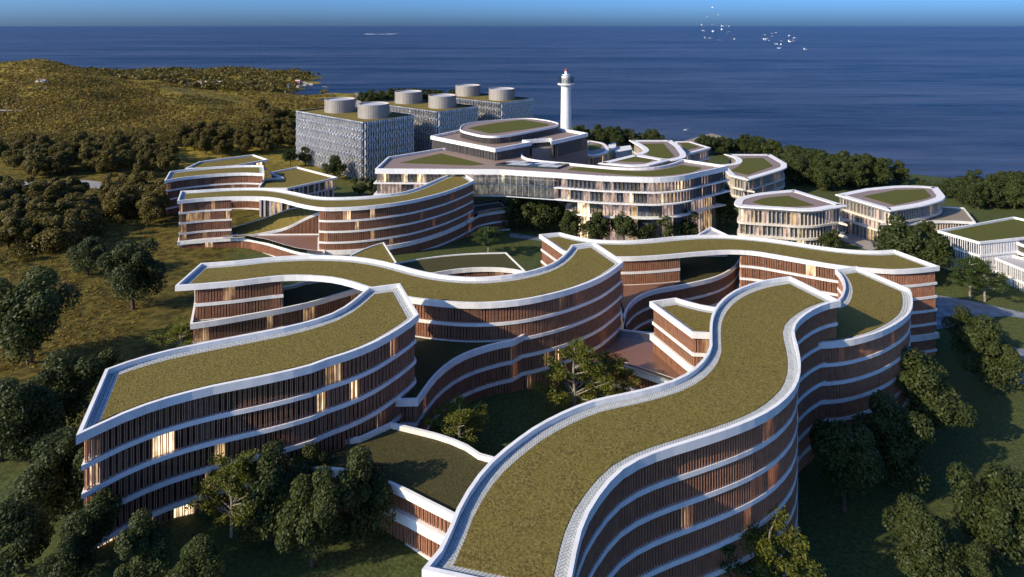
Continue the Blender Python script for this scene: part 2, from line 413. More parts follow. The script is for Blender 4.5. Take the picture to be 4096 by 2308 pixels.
def block(name, label, cat, runs, D, n, zb, sh=4.2, top=5.1, fh=1.4, ov=(.45, .8, 1.15), cap=.55, drop=.9, tile=None, tilew=1.65, tobj=0,
          roof='sedum', fin='terracotta', fsp=(.30, .42), fobj=0, fdim=(.13, .36), thick=(), body=None, bodyD=None, flare=0.0, pan=3.3, wall='white_paint',
          gl=(.55, .25, .12, .05, .03), lawn=None, group=None, step=3.2, st=.75, wr=None, lawnmat='lawn_roof', mats=None, pairs=True, edge=2.2, finskip=None, bright=None):
    """a storeyed building: parapet ring of panels, roof, slabs, glazing and fins per storey"""
    wruns = wr if wr else world_runs(closed_runs(runs), D)
    O = outline(wruns, step); ztop = CAMZ-D
    cx = sum(p.x for p in O)/len(O); cy = sum(p.y for p in O)/len(O); org = Vector((cx, cy, zb))
    root = empty(name, org); tag(root, label, cat, group)
    I = offset(O, cap if not flare else flare*1.9)
    zd = ztop-drop
    Lc = offset(O, flare) if flare else O
    nO = len(O); per = max(1, round(pan/step)); k = 0
    base = I if cap < 1 or flare else offset(O, cap)
    mb = MB(org); mb.poly([(*p, zd) for p in offset(base, -.02)])
    rf = mb.build('roof', 'joint_moss' if tile else roof, root)
    while k < nO:                                       # fascia panels
        mb = MB(org)
        for i in range(k, min(nO, k+per)):
            j = (i+1) % nO
            a0, a1, b0, b1, c0, c1 = O[i], O[j], I[i], I[j], Lc[i], Lc[j]
            mb.poly([(*c0, ztop-fh), (*c1, ztop-fh), (*a1, ztop-(.25*fh if flare else 0)), (*a0, ztop-(.25*fh if flare else 0))])
            if flare:
                e0, e1 = offset_pt(O, i, .25), offset_pt(O, j, .25)
                mb.poly([(*a0, ztop-.25*fh), (*a1, ztop-.25*fh), (*e1, ztop), (*e0, ztop)])
                mb.poly([(*e0, ztop), (*e1, ztop), (*b1, ztop), (*b0, ztop)])
            else:
                mb.poly([(*a0, ztop), (*a1, ztop), (*b1, ztop), (*b0, ztop)])
            mb.poly([(*b0, ztop), (*b1, ztop), (*b1, zd-.05), (*b0, zd-.05)])
        mb.build('fascia_panel', 'white_paint', rf); k += per
    mb = MB(org); mb.poly([(*p, ztop-fh+.02) for p in offset(Lc, .01)][::-1]); mb.build('soffit', 'soffit_grey', rf)
    if tile:
        A, Bq = offset(base, .04), offset(base, .04+tilew)
        tiles(rf, org, A, Bq, zd, tilew, tile, tobj)
        mb = MB(org); mb.prism(offset(base, .06+tilew), zd+.01, zd+.13); mb.build('roof_planting', roof, rf)
    elif lawn is not None:
        for lr in lawn:
            lp = outline(world_runs(closed_runs(lr), D+drop), 2.0)
            mb = MB(org); mb.prism(lp, zd+.004, zd+.16); mb.build('roof_lawn', lawnmat, rf)
    if body is None: Ws = [offset(O, ov[2]+flare)]
    else: Ws = [clip_rays(offset(O, ov[2]), a_, b_, step) for a_, b_ in body]
    allfin = []
    for Wl in Ws:
        So = offset(Wl, -(ov[2]-ov[0])); Fo = offset(Wl, -(ov[2]-ov[1])); So2 = offset(Wl, -(ov[2]-.05))
        for i in range(n+1):
            zt = ztop-fh if i == 0 else ztop-top-sh*(i-1)-st
            zl = ztop-top-sh*i if i < n else zb
            slab = root
            if i < n:
                raised = .95 if i in thick else 0
                zsl = zl+raised; so_ = So2 if i in thick else So
                mb = MB(org); mb.strip(so_, zl-st, so_, zsl); mb.strip(so_, zsl, Wl, zsl); mb.strip(Wl, zl-st, so_, zl-st)
                slab = mb.build('floor_slab', wall, root); zl = zsl
            if zt-zl < .4: continue
            mb = MB(org); Wf = resample(Wl+[Wl[0]], 1.5)[:-1]; gf = glaze_fun(len(Wf), gl)
            if bright: gf = (lambda g0, Wf: lambda i: (g0(i) if not bright(Wf[i]) else max(2, g0(i))))(gf, Wf)
            mb.strip(Wf, zl-.05, Wf, zt+.05, mfun=gf); mb.build('glazing', mats or GL, slab)
            h = zt-zl
            for q, (p, tan) in enumerate(walk(Fo, lambda k: (random.uniform(*fsp) if not pairs else (fsp[0] if k % 2 == 0 else random.uniform(fsp[1]*.9, fsp[1]*1.2))))):
                if not faces_cam(p, tan): continue
                if finskip and finskip(p, i): continue
                allfin.append((p.length, p, math.atan2(tan.y, tan.x), zl, h, slab))
    allfin.sort(key=lambda t: t[0])
    mb = MB(org)
    for k, (d, p, a, z, h, slab) in enumerate(allfin):
        if k < fobj:
            link('fin', fin_mesh(fin, *fdim, h), slab, (p.x-org.x, p.y-org.y, z-org.z), a)
        else:
            t = Vector((math.cos(a), math.sin(a), 0)); nn = Vector((-t.y, t.x, 0))
            mb.box((p.x, p.y, z+h/2), t*fdim[0]/2, nn*fdim[1]/2, (0, 0, h/2), bottom=False)
    mb.build('fins', fin, root, kind='stuff')
    root['_z'] = zd; del root['_z']
    return root, org, O, zd
def offset_pt(O, i, d):
    n = len(O); a, b, c = O[i-1], O[i], O[(i+1) % n]
    e1 = (b-a).normalized(); e2 = (c-b).normalized(); m = Vector((-e1.y-e2.y, e1.x+e2.x)).normalized()
    return b+m*d

# ------------------------------------------------------------------ terrain
# control points: (x of frame, distance, depth below the eye)
TC = [(450, 93, 78.5), (816, 102, 80.5), (150, 85, 78.5), (500, 75, 80), (-400, 120, 80), (-600, 220, 84), (1500, 100, 85), (2300, 85, 88), (1300, 70, 85), (3300, 120, 97), (3600, 100, 97), (4300, 120, 99), (2900, 60, 94),
      (3700, 190, 104), (4200, 220, 103), (700, 140, 84), (300, 180, 87), (800, 240, 91), (1000, 238, 93), (1250, 240, 94), (1150, 262, 92), (2010, 141, 85.5), (1750, 118, 85.5), (1500, 150, 86), (2300, 190, 93), (2700, 250, 101),
      (1500, 250, 91), (1300, 300, 93), (2100, 260, 97), (2700, 300, 101), (3200, 280, 101), (3800, 300, 102), (4400, 330, 103), (1450, 379, 98), (1000, 330, 92), (2000, 474, 100), (2260, 420, 100),
      (300, 340, 89), (-300, 340, 86), (200, 430, 86), (-300, 450, 82), (200, 540, 68), (140, 690, 37), (-300, 680, 44), (400, 650, 55), (700, 560, 79), (600, 800, 86), (100, 850, 60), (-400, 950, 70), (1000, 600, 86), (1150, 530, 93),
      (900, 800, 98), (1200, 800, 104), (740, 1100, 106), (1000, 1150, 107), (1200, 1150, 108), (500, 1200, 95), (900, 1300, 98), (1150, 1250, 104), (300, 1300, 108), (-200, 1250, 108),
      (1600, 800, 104), (1850, 830, 104), (1500, 650, 102), (1900, 620, 101), (2150, 600, 105), (2400, 520, 104), (2700, 500, 104), (3000, 450, 104), (3300, 420, 104), (3600, 370, 105), (4096, 370, 106), (4500, 360, 106), (5200, 350, 106),
      # sea bed
      (300, 1700, 124), (900, 1700, 124), (1300, 1500, 122), (1400, 1200, 121), (1360, 1010, 116), (1600, 1080, 120), (2000, 980, 120), (2300, 800, 120), (2500, 720, 120), (2900, 680, 121), (3200, 610, 121), (3600, 530, 121), (4100, 500, 121), (4600, 490, 121), (5300, 500, 121),
      (2000, 1700, 126), (3000, 1700, 126), (4500, 1700, 126), (4500, 900, 126), (3000, 1100, 126), (-600, 1700, 122), (5500, 1000, 126)]
_p = np.array([((x-CX)/FPX*Y, Y) for x, Y, D in TC])/300; _z = np.array([CAMZ-D for x, Y, D in TC])
_r = np.linalg.norm(_p[:, None]-_p[None], axis=2)
N_ = len(TC); _M = np.zeros((N_+3, N_+3)); _M[:N_, :N_] = -_r-np.eye(N_)*-.02; _M[:N_, N_] = 1; _M[N_, :N_] = 1; _M[:N_, N_+1:] = _p; _M[N_+1:, :N_] = _p.T
_c = np.linalg.solve(_M, np.concatenate([_z, np.zeros(3)]))
def zt_arr(X, Y):
    q = np.stack([X, Y], -1)/300; out = np.full(X.shape, _c[N_])+q[..., 0]*_c[N_+1]+q[..., 1]*_c[N_+2]
    for k in range(N_): out -= _c[k]*np.hypot(q[..., 0]-_p[k, 0], q[..., 1]-_p[k, 1])
    hill = np.clip((Y-360)/200, 0, 1)*np.clip((-X-40)/120, 0, 1)
    out += hill*(4.0*np.sin(X/31+1.3*np.sin(Y/47))*np.sin(Y/37+X/90)+2.0*np.sin(X/13+Y/19)*np.sin(Y/15-X/23))
    return out
NY, NU = 270, 230
ys = 22*(1800/22)**(np.arange(NY)/(NY-1)); us = np.linspace(-1.75, 1.75, NU)
Yg, Ug = np.meshgrid(ys, us, indexing='ij'); Xg = Ug*(Yg+30); Zg = zt_arr(Xg, Yg)
ZL = Zg.tolist(); LK = (NY-1)/math.log(1800/22)
def zt(x, y):
    r = min(max(math.log(max(y, 23)/22)*LK, 0), NY-1.001); i = int(r); y0, y1 = ys[i], ys[i+1]; a = min(max((y-y0)/(y1-y0), 0), 1)
    cc = min(max((x/(y+30)+1.75)/3.5*(NU-1), 0), NU-1.001); j = int(cc); b = cc-j
    return (ZL[i][j]*(1-b)+ZL[i][j+1]*b)*(1-a)+(ZL[i+1][j]*(1-b)+ZL[i+1][j+1]*b)*a
me = bpy.data.meshes.new('ground')
vv = np.stack([Xg, Yg, Zg], -1).reshape(-1, 3)
ii = np.arange(NY*NU).reshape(NY, NU); ff = np.stack([ii[:-1, :-1], ii[:-1, 1:], ii[1:, 1:], ii[1:, :-1]], -1).reshape(-1, 4)
me.from_pydata(vv.tolist(), [], ff.tolist())
me.materials.append(MAT['dark_grass']); me.materials.append(MAT['hill_grass'])
me.polygons.foreach_set('use_smooth', [True]*len(ff))
ground = link('ground', me, kind='structure')
# the ground changes from mown dark lawn to golden hill grass where the slope begins: blended by world position
def ground_mat():
    m = bpy.data.materials.new('ground_mix'); m.use_nodes = True; n, l = m.node_tree.nodes, m.node_tree.links
    p = n['Principled BSDF']; p.inputs['Roughness'].default_value = .95; p.inputs['Specular IOR Level'].default_value = .1
    g = n.new('ShaderNodeNewGeometry'); sx = n.new('ShaderNodeSeparateXYZ'); l.new(g.outputs['Position'], sx.inputs[0])
    def noise(s, d=6, r=.65):
        t = n.new('ShaderNodeTexNoise'); t.inputs['Scale'].default_value = s; t.inputs['Detail'].default_value = d; t.inputs['Roughness'].default_value = r
        l.new(g.outputs['Position'], t.inputs['Vector']); return t
    def ramp(src, a, b, p0=.38, p1=.64):
        r = n.new('ShaderNodeValToRGB'); r.color_ramp.elements[0].position = p0; r.color_ramp.elements[1].position = p1
        r.color_ramp.elements[0].color = (*a, 1); r.color_ramp.elements[1].color = (*b, 1); l.new(src, r.inputs[0]); return r
    def math_(op, a, b, clamp=False):
        q = n.new('ShaderNodeMath'); q.operation = op; q.use_clamp = clamp
        for k, v in enumerate((a, b)):
            if isinstance(v, (int, float)): q.inputs[k].default_value = v
            else: l.new(v, q.inputs[k])
        return q.outputs[0]
    def mix(f, a, b):
        q = n.new('ShaderNodeMix'); q.data_type = 'RGBA'; l.new(f, q.inputs[0]); l.new(a, q.inputs[6]); l.new(b, q.inputs[7]); return q.outputs[2]
    t1, t2, t3 = noise(1.7, 5), noise(.3, 7), noise(.03, 4)
    lawn = ramp(t1.outputs[0], (.045, .061, .023), (.106, .124, .041)).outputs[0]
    mead = ramp(t2.outputs[0], (.048, .042, .010), (.16, .125, .027), .4, .62).outputs[0]
    hill = ramp(t2.outputs[0], (.12, .10, .020), (.33, .245, .045), .38, .64).outputs[0]
    # meadow on the left of x = -45 m, hill grass beyond y = 330 m on the left
    wob = math_('MULTIPLY', math_('SUBTRACT', t3.outputs[0], .5), 60)
    xe = math_('ADD', sx.outputs[0], math_('MULTIPLY', sx.outputs[1], .26))
    fm = math_('MULTIPLY', math_('ADD', math_('MULTIPLY', math_('ADD', xe, wob), -1), -34), .06, True)
    fy = math_('MULTIPLY', math_('SUBTRACT', sx.outputs[1], 105), .03, True)
    fm = math_('MULTIPLY', fm, fy, True)
    fh = math_('MULTIPLY', math_('SUBTRACT', math_('ADD', sx.outputs[1], wob), 340), .01, True)
    fh = math_('MULTIPLY', fh, math_('MULTIPLY', math_('ADD', math_('MULTIPLY', sx.outputs[0], -1), -60), .015, True), True)
    c = mix(fm, lawn, mead); c = mix(fh, c, hill); l.new(c, p.inputs['Base Color'])
    bp = n.new('ShaderNodeBump'); bp.inputs['Strength'].default_value = .8; bp.inputs['Distance'].default_value = .5
    l.new(t2.outputs[0], bp.inputs['Height']); l.new(bp.outputs[0], p.inputs['Normal']); MAT['ground_mix'] = m
ground_mat(); me.materials.clear(); me.materials.append(MAT['ground_mix'])
# sea to the horizon
SEA = -12.0
mb = MB(); RS = 180000
rings = [60, 400, 1200, 3000, 9000, 30000, RS]; seg = 48
idx = [[mb.add((r*math.cos(2*math.pi*k/seg), 500+r*math.sin(2*math.pi*k/seg), SEA)) for k in range(seg)] for r in rings]
mb.f.append(idx[0]); mb.m.append(0)
for a, b in zip(idx, idx[1:]):
    for k in range(seg): mb.f.append([a[k], b[k], b[(k+1) % seg], a[(k+1) % seg]]); mb.m.append(0)
mb.build('sea', 'sea', kind='structure')
def onground(x, y):
    D = 95.0
    for _ in range(14):
        Y = FPX*D/(y-HY); D = .5*D+.5*(CAMZ-zt((x-CX)/FPX*Y, Y))
    Y = FPX*D/(y-HY); X = (x-CX)/FPX*Y
    return Vector((X, Y, zt(X, Y)))
def drape(name, left, right, mat, lift=.3, nu=6, sub=8, kind='structure', label=None):
    """sheet laid on the ground between two smooth edges (frame points)"""
    Lw = resample(catmull([onground(*p) for p in left]), 2.5)
    Rr = catmull([onground(*p) for p in right])
    n = len(Lw); Ls = [0]
    for a, b in zip(Rr, Rr[1:]): Ls.append(Ls[-1]+(b-a).length)
    Rw = []; j = 0
    for k in range(n):
        s = Ls[-1]*k/(n-1)
        while j < len(Ls)-2 and Ls[j+1] < s: j += 1
        Rw.append(Rr[j]+(Rr[j+1]-Rr[j])*((s-Ls[j])/max(1e-9, Ls[j+1]-Ls[j])))
    mb = MB(); rows = []
    for a, b in zip(Lw, Rw):
        row = []
        for k in range(nu+1):
            p = a+(b-a)*(k/nu); row.append(mb.add((p.x, p.y, zt(p.x, p.y)+lift)))
        rows.append(row)
    for a, b in zip(rows, rows[1:]):
        for k in range(nu): mb.f.append([a[k], a[k+1], b[k+1], b[k]]); mb.m.append(0)
    return mb.build(name, mat, kind=kind, smooth=True)

# ------------------------------------------------------------------ curving timber-finned buildings
def Zb(Dg): return CAMZ-Dg
HOUSE = 'building'
# front left
FL = [[(304, 1742)], [(421, 1476), (533, 1436), (666, 1400), (777, 1376), (954, 1342), (1131, 1308), (1264, 1274), (1352, 1240), (1414, 1198), (1450, 1168)], [(1472, 1149)], [(1600, 1132)],
      [(1675, 1257), (1650, 1278), (1600, 1312), (1500, 1369), (1400, 1409), (1300, 1440), (1240, 1463), (1115, 1493), (990, 1519), (866, 1543), (741, 1573), (616, 1609), (491, 1656), (408, 1694)]]
block('curved_building', 'long leaf-shaped building in the front left, white brick-edged roof, lit rooms behind fins', HOUSE, FL, 59.6, 5, Zb(88),
      tile='bond', tobj=300, fobj=300, fsp=(.29, .50), fdim=(.12, .32), gl=(.36, .32, .16, .11, .05), group='brown finned buildings with planted roofs')
# front right
FR = [[(1687, 2277), (1750, 2202), (1785, 2137), (1815, 2057), (1860, 1972), (1920, 1887), (1980, 1824), (2050, 1767), (2130, 1709), (2225, 1657), (2325, 1614), (2400, 1591), (2565, 1556), (2690, 1519), (2765, 1479),
       (2815, 1430), (2838, 1382), (2838, 1340), (2841, 1280), (2860, 1230), (2900, 1186), (2960, 1150), (3050, 1121)], [(3160, 1104)],
      [(3364, 1203), (3310, 1214), (3250, 1240), (3203, 1274), (3179, 1308), (3180, 1342), (3194, 1390), (3202, 1440), (3203, 1476), (3195, 1520), (3167, 1571), (3100, 1631), (3010, 1679), (2900, 1721), (2778, 1761),
       (2650, 1801), (2550, 1842), (2475, 1891), (2423, 1950), (2380, 2009), (2341, 2080), (2320, 2146), (2306, 2207), (2293, 2277), (2281, 2340)], [(2266, 2402)]]
block('curved_building', 'largest serpentine building filling the front right, herringbone paving round its grass roof', HOUSE, FR, 62.9, 7, Zb(99),
      tile='herring', tobj=300, fobj=300, pairs=False, fsp=(.48, .58), fdim=(.11, .5), gl=(.62, .25, .10, .02, .01), group='brown finned buildings with planted roofs')
FR2 = [[(3347, 1200), (3362, 1185), (3372, 1160), (3374, 1135), (3362, 1102)], [(3340, 1077)], [(3425, 1064)], [(3640, 1155), (3649, 1180), (3651, 1218), (3640, 1250), (3600, 1286), (3525, 1325), (3425, 1355), (3350, 1367), (3250, 1372), (3195, 1372)], [(3100, 1371)], [(3075, 1288)]]
block('curved_building', 'rounded lower wing behind the front right building, its roof half in shadow', HOUSE, FR2, 71.5, 5, Zb(101),
      tile='bond', tobj=60, fobj=200, thick=(0,) if False else (), gl=(.68, .2, .09, .02, .01), group='brown finned buildings with planted roofs')
TB = [[(2598, 1205)], [(2702, 1190), (2750, 1204), (2800, 1217), (2865, 1228)], [(2960, 1232)], [(2960, 1337)], [(2768, 1330)]]
block('wedge_building', 'small wedge-shaped building with sunlit cream slabs beside the brown deck', HOUSE, TB, 72, 3, Zb(95),
      tile='bond', tobj=40, fobj=150, thick=(1,), gl=(.6, .25, .1, .03, .02), group='brown finned buildings with planted roofs')
# middle S with roof carried over an opening
S2 = [[(700, 1143)], [(803, 1052), (954, 1041), (1087, 1027), (1219, 1020), (1300, 1020), (1400, 1024), (1500, 1037), (1580, 1055), (1650, 1074), (1725, 1091), (1800, 1102), (1875, 1107), (1950, 1106), (2050, 1096), (2150, 1074), (2215, 1048), (2252, 1020), (2272, 998)], [(2285, 979)], [(2375, 966)],
      [(2495, 1045), (2465, 1070), (2400, 1111), (2300, 1150), (2200, 1177), (2100, 1197), (2000, 1208), (1900, 1212), (1800, 1208), (1725, 1201), (1640, 1190), (1550, 1171), (1470, 1149), (1400, 1126), (1350, 1114), (1300, 1107), (1220, 1102), (1131, 1103), (1042, 1112), (954, 1123), (821, 1135)]]
block('curved_building', 'S-shaped building across the middle, its roof bridging an open eye on the left', HOUSE, S2, 65.2, 4, Zb(92), body=[(790, 1122), (1585, 2600)],
      tile='bond', tobj=200, fobj=300, gl=(.55, .24, .14, .05, .02), group='brown finned buildings with planted roofs')
L2 = [[(760, 1296), (870, 1280), (1000, 1257), (1121, 1235), (1244, 1208), (1340, 1180), (1443, 1150)], [(1520, 1128)], [(1480, 1080)], [(1209, 1127), (1121, 1148)], [(780, 1190)]]
block('curved_building', 'low block with dark planted roof seen through the open eye of the middle roof', HOUSE, L2, 73.7, 2, Zb(88),
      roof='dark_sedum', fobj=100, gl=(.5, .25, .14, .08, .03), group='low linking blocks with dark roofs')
L3 = [[(1672, 1597), (1698, 1560), (1725, 1522), (1755, 1488), (1800, 1450), (1850, 1420), (1925, 1391), (2000, 1371), (2065, 1357)], [(2120, 1320)], [(1700, 1290)], [(1500, 1420)], [(1500, 1600)]]
block('curved_building', 'low block with shaded roof and S-curved wall sweeping into the central courtyard', HOUSE, L3, 73.8, 3, Zb(90),
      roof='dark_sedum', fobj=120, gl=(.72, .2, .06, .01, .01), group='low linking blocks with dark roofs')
LR = [[(1440, 1744)], [(1494, 1719)], [(1564, 1687), (1660, 1710), (1750, 1732), (1825, 1757), (1900, 1792), (1970, 1827)], [(2365, 1880)], [(2400, 2100)], [(1960, 2132), (1880, 2098), (1810, 2058), (1700, 2003), (1600, 1952), (1489, 1908), (1365, 1880), (1269, 1873)], [(1150, 1873)], [(1150, 1780)]]
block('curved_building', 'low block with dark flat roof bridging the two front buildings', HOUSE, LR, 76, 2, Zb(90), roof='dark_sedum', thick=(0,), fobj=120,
      gl=(.55, .3, .12, .02, .01), group='low linking blocks with dark roofs')
# deck terrace in front of the wedge building
TD = [[(2240, 1465), (2275, 1455), (2350, 1451), (2430, 1455), (2515, 1470), (2588, 1495), (2685, 1528), (2760, 1560)], [(2860, 1500)], [(2860, 1330)], [(2620, 1330)], [(2420, 1310)], [(2250, 1380)]]
r_, o_, O_, zd_ = block('deck_terrace', 'brown timber deck terrace with glass balustrade below the wedge building', 'terrace', TD, 84.6, 2, Zb(95), roof='deck_wood', drop=.35, fobj=60,
      gl=(.3, .3, .25, .1, .05))
balustrade(r_, o_, [P(x, y+3, 84.6).to_2d() for x, y in TD[0]], CAMZ-84.6)
balustrade(r_, o_, [P(x, y, 84.9).to_2d() for x, y in ((2462, 1350), (2520, 1352), (2608, 1372))], CAMZ-84.9, h=2.2)
# right hand long roof
S4 = [[(2156, 937)], [(2240, 929), (2285, 941), (2350, 954), (2400, 959), (2500, 961), (2600, 955), (2700, 945), (2800, 939), (2900, 939), (3000, 946), (3100, 957), (3200, 972), (3300, 987), (3400, 998), (3500, 1002)], [(3577, 998)],
      [(3759, 1065), (3692, 1073), (3626, 1078), (3560, 1079), (3500, 1075), (3400, 1067), (3300, 1053), (3200, 1036), (3100, 1019), (3025, 1007), (2940, 1001), (2850, 1004), (2750, 1012), (2650, 1021), (2550, 1027), (2475, 1028), (2400, 1023), (2320, 1013)], [(2252, 1003)]]
block('curved_building', 'long wavy roof on the right running from behind the middle building to a straight end', HOUSE, S4, 75.5, 6, Zb(107), body=[(2100, 2712), (2967, 3900)],
      tile='bond', tobj=100, fobj=250, thick=(4,), gl=(.6, .25, .1, .03, .02), group='brown finned buildings with planted roofs')
U = [[(2494, 1300), (2500, 1262), (2513, 1228), (2537, 1200), (2570, 1178), (2620, 1160), (2700, 1145), (2775, 1130), (2850, 1112), (2900, 1092), (2942, 1063), (2965, 1030)], [(2985, 985)], [(2760, 975)], [(2480, 1010)], [(2470, 1200)]]
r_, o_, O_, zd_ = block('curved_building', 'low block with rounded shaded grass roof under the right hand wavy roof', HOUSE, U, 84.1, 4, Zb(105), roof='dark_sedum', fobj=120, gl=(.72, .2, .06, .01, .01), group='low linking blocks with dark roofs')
dk = [P(x, y, 84.9).to_2d() for x, y in ((2700, 1148), (2620, 1163), (2570, 1183), (2540, 1204), (2520, 1230), (2505, 1262), (2482, 1200), (2485, 1110), (2700, 1090))]
mb = MB(o_); mb.prism(dk if sum(dk[i].x*dk[(i+1) % 9].y-dk[(i+1) % 9].x*dk[i].y for i in range(9)) > 0 else dk[::-1], zd_+.004, zd_+.12); mb.build('timber_deck', 'deck_wood', r_)
# far S
S3 = [[(709, 803)], [(723, 763), (805, 759), (893, 753), (1010, 750), (1098, 754), (1186, 769), (1244, 782), (1303, 788), (1373, 788), (1478, 783), (1595, 770), (1654, 755), (1712, 732), (1771, 706), (1818, 691)], [(1847, 686)],
      [(1898, 720), (1880, 729), (1845, 744), (1771, 770), (1654, 799), (1537, 817), (1420, 828), (1303, 831), (1244, 825), (1186, 813), (1127, 797), (1068, 788), (981, 786), (893, 788), (805, 793)]]
block('curved_building', 'far S-shaped building in front of the glass bridge, tall curved brown wall', HOUSE, S3, 70.9, 6, Zb(98), body=[(700, 919), (1282, 1990)],
      tile='bond', tobj=0, fobj=250, thick=(3,), gl=(.4, .24, .24, .09, .03), group='brown finned buildings with planted roofs')
ST = [[(1870, 882), (1887, 876), (1912, 859), (1957, 849), (2003, 842)], [(2045, 838)], [(2000, 806)], [(1957, 812), (1888, 822)], [(1800, 850)]]
r_, o_, O_, zd_ = block('deck_terrace', 'deck-roofed lower wing with glass rail at the far S-building right end', 'terrace', ST, 87.2, 4, Zb(103), roof='brown_paving', drop=.5, fobj=100, gl=(.7, .2, .08, .01, .01))
balustrade(r_, o_, [P(x, y, 87.2).to_2d() for x, y in ((1895, 872), (1912, 861), (1957, 851), (2003, 844), (2041, 839), (2001, 808), (1957, 814), (1895, 822))], CAMZ-87.2, h=1.5)
W = [[(709, 966), (805, 959), (893, 953), (981, 951), (1068, 968), (1127, 986), (1186, 1003), (1244, 1012)], [(1300, 1016)], [(1292, 934)], [(735, 938)]]
r_, o_, O_, zd_ = block('deck_terrace', 'pinkish deck terrace with wavy white edge under the far S-building', 'terrace', W, 87.5, 1, Zb(96), roof='deck_wood', drop=.45, fobj=80, gl=(.3, .25, .2, .15, .1))
balustrade(r_, o_, [P(x, y, 87.5).to_2d() for x, y in ((893, 956), (981, 954), (1068, 971), (1127, 989), (1186, 1006), (1244, 1015), (1290, 1018))], CAMZ-87.5, h=1.4)
# sloping grass roof that climbs from the terrace to the right half
fr = [P(x, y, d) for x, y, d in ((955, 949, 87.6), (1010, 937, 87.3), (1098, 920, 86.4), (1156, 903, 84.8), (1215, 873, 82), (1273, 849, 79.5), (1330, 838, 78.6))]
bk = [P(x, y, d) for x, y, d in ((922, 913, 86.9), (965, 900, 86), (1010, 887, 84.8), (1068, 868, 83), (1127, 846, 81), (1168, 833, 79.8), (1300, 815, 78.4))]
fr, bk = resample(catmull(fr), 2.4), resample(catmull(bk), 2.4)
m_ = min(len(fr), len(bk)); fr, bk = [fr[round(i*(len(fr)-1)/(m_-1))] for i in range(m_)], [bk[round(i*(len(bk)-1)/(m_-1))] for i in range(m_)]
xo = Vector((fr[0].x, fr[0].y, Zb(94))); rX = empty('ramp_building', xo); tag(rX, 'sloping grass roof climbing between the two halves of the far S-building', HOUSE)
mb = MB(xo)
for i in range(m_-1): mb.poly([fr[i]-Vector((0, 0, .3)), fr[i+1]-Vector((0, 0, .3)), bk[i+1]-Vector((0, 0, .3)), bk[i]-Vector((0, 0, .3))])
mb.build('roof_planting', 'sedum', rX)
for line, sg in ((fr, -1), (bk, 1)):
    for i in range(m_-1):
        a, b = line[i], line[i+1]; nn = Vector((0, sg*.45, 0)); mb = MB(xo)
        mb.poly([a+nn, b+nn, b, a]); mb.poly([a+nn, b+nn, b+nn-Vector((0, 0, 1.2)), a+nn-Vector((0, 0, 1.2))]); mb.poly([a, b, b-Vector((0, 0, .5)), a-Vector((0, 0, .5))])
        mb.build('fascia_panel', 'white_paint', rX)
mb = MB(xo); fb = MB(xo); mk = MB(xo)
for i in range(m_-1):
    a, b = fr[i], fr[i+1]; mb.poly([(a.x, a.y, Zb(94)), (b.x, b.y, Zb(94)), (b.x, b.y, b.z-1), (a.x, a.y, a.z-1)], random.choice((0, 0, 1)))
    a, b = bk[i], bk[i+1]; mk.poly([(b.x, b.y, Zb(94)), (a.x, a.y, Zb(94)), (a.x, a.y, a.z-1), (b.x, b.y, b.z-1)], 0)
    for t in (.1, .35, .6, .85):
        p = fr[i]+(fr[i+1]-fr[i])*t; zz = p.z-1.1; fb.box((p.x, p.y-.2, (zz+Zb(94))/2), (.09, 0, 0), (0, .2, 0), (0, 0, (zz-Zb(94))/2))
mb.build('glazing', ['dark_glass', 'dusk_glass'], rX); mk.build('back_wall', 'dusk_glass', rX); fb.build('fins', 'terracotta', rX, kind='stuff')
S5 = [[(657, 722)], [(679, 685), (776, 673), (893, 664), (981, 660)], [(1054, 660)], [(1057, 694), (981, 691), (893, 694), (805, 701), (717, 711)]]
block('curved_building', 'gently curved brown finned building at the far left, nearest the wood', HOUSE, S5, 73.4, 4, Zb(96), tile='bond', tobj=0, fobj=150, gl=(.5, .25, .15, .06, .04), group='brown finned buildings with planted roofs')
S5b = [[(740, 673)], [(799, 645)], [(1013, 617)], [(1073, 637)], [(900, 668)]]
block('flat_roofed_building', 'angular flat roof rising behind the curved building at the far left', HOUSE, S5b, 74, 1, Zb(88), fh=1.0, fin='white_fin', wall='lilac_wall', fsp=(1.5, 3), pairs=False, group='angular low buildings')
S5c = [[(1030, 752)], [(1057, 714)], [(1129, 709)], [(1076, 689)], [(1188, 666)], [(1351, 708)], [(1150, 752)]]
block('flat_roofed_building', 'angular low building with notched roof before the mesh-clad boxes', HOUSE, S5c, 78, 1, Zb(96), fh=1.0, fin='lilac_wall', wall='lilac_wall', fsp=(1.6, 4), fdim=(.9, .2), pairs=False, gl=(.3, .5, .1, .1, 0), group='angular low buildings')
P1 = [[(1400, 1021), (1465, 990)], [(1535, 968)], [(1587, 1049)], [(1500, 1090)], [(1390, 1060)]]
block('wedge_building', 'small pointed roof peeping over the back of the middle building', HOUSE, P1, 74, 3, Zb(92), fh=.8, drop=.3, cap=.4, group='low linking blocks with dark roofs')
P2 = [[(1585, 1052), (1700, 1031), (1800, 1019), (1900, 1012)], [(2025, 1009)], [(2105, 1086)], [(2085, 1083), (2025, 1073), (1950, 1070), (1875, 1072), (1800, 1080)], [(1730, 1092)], [(1640, 1085)]]
block('curved_building', 'wide dark planted roof with inward curved edge behind the middle building', HOUSE, P2, 79, 2, Zb(94), roof='dark_sedum', drop=.35, cap=.4, fobj=40, group='low linking blocks with dark roofs')
P3 = [[(2785, 941)], [(2842, 906)], [(2915, 940)], [(2915, 965)], [(2785, 965)]]
block('wedge_building', 'tiny pointed roof behind the crest of the right hand wavy roof', HOUSE, P3, 79, 3, Zb(104), fh=.8, group='low linking blocks with dark roofs')

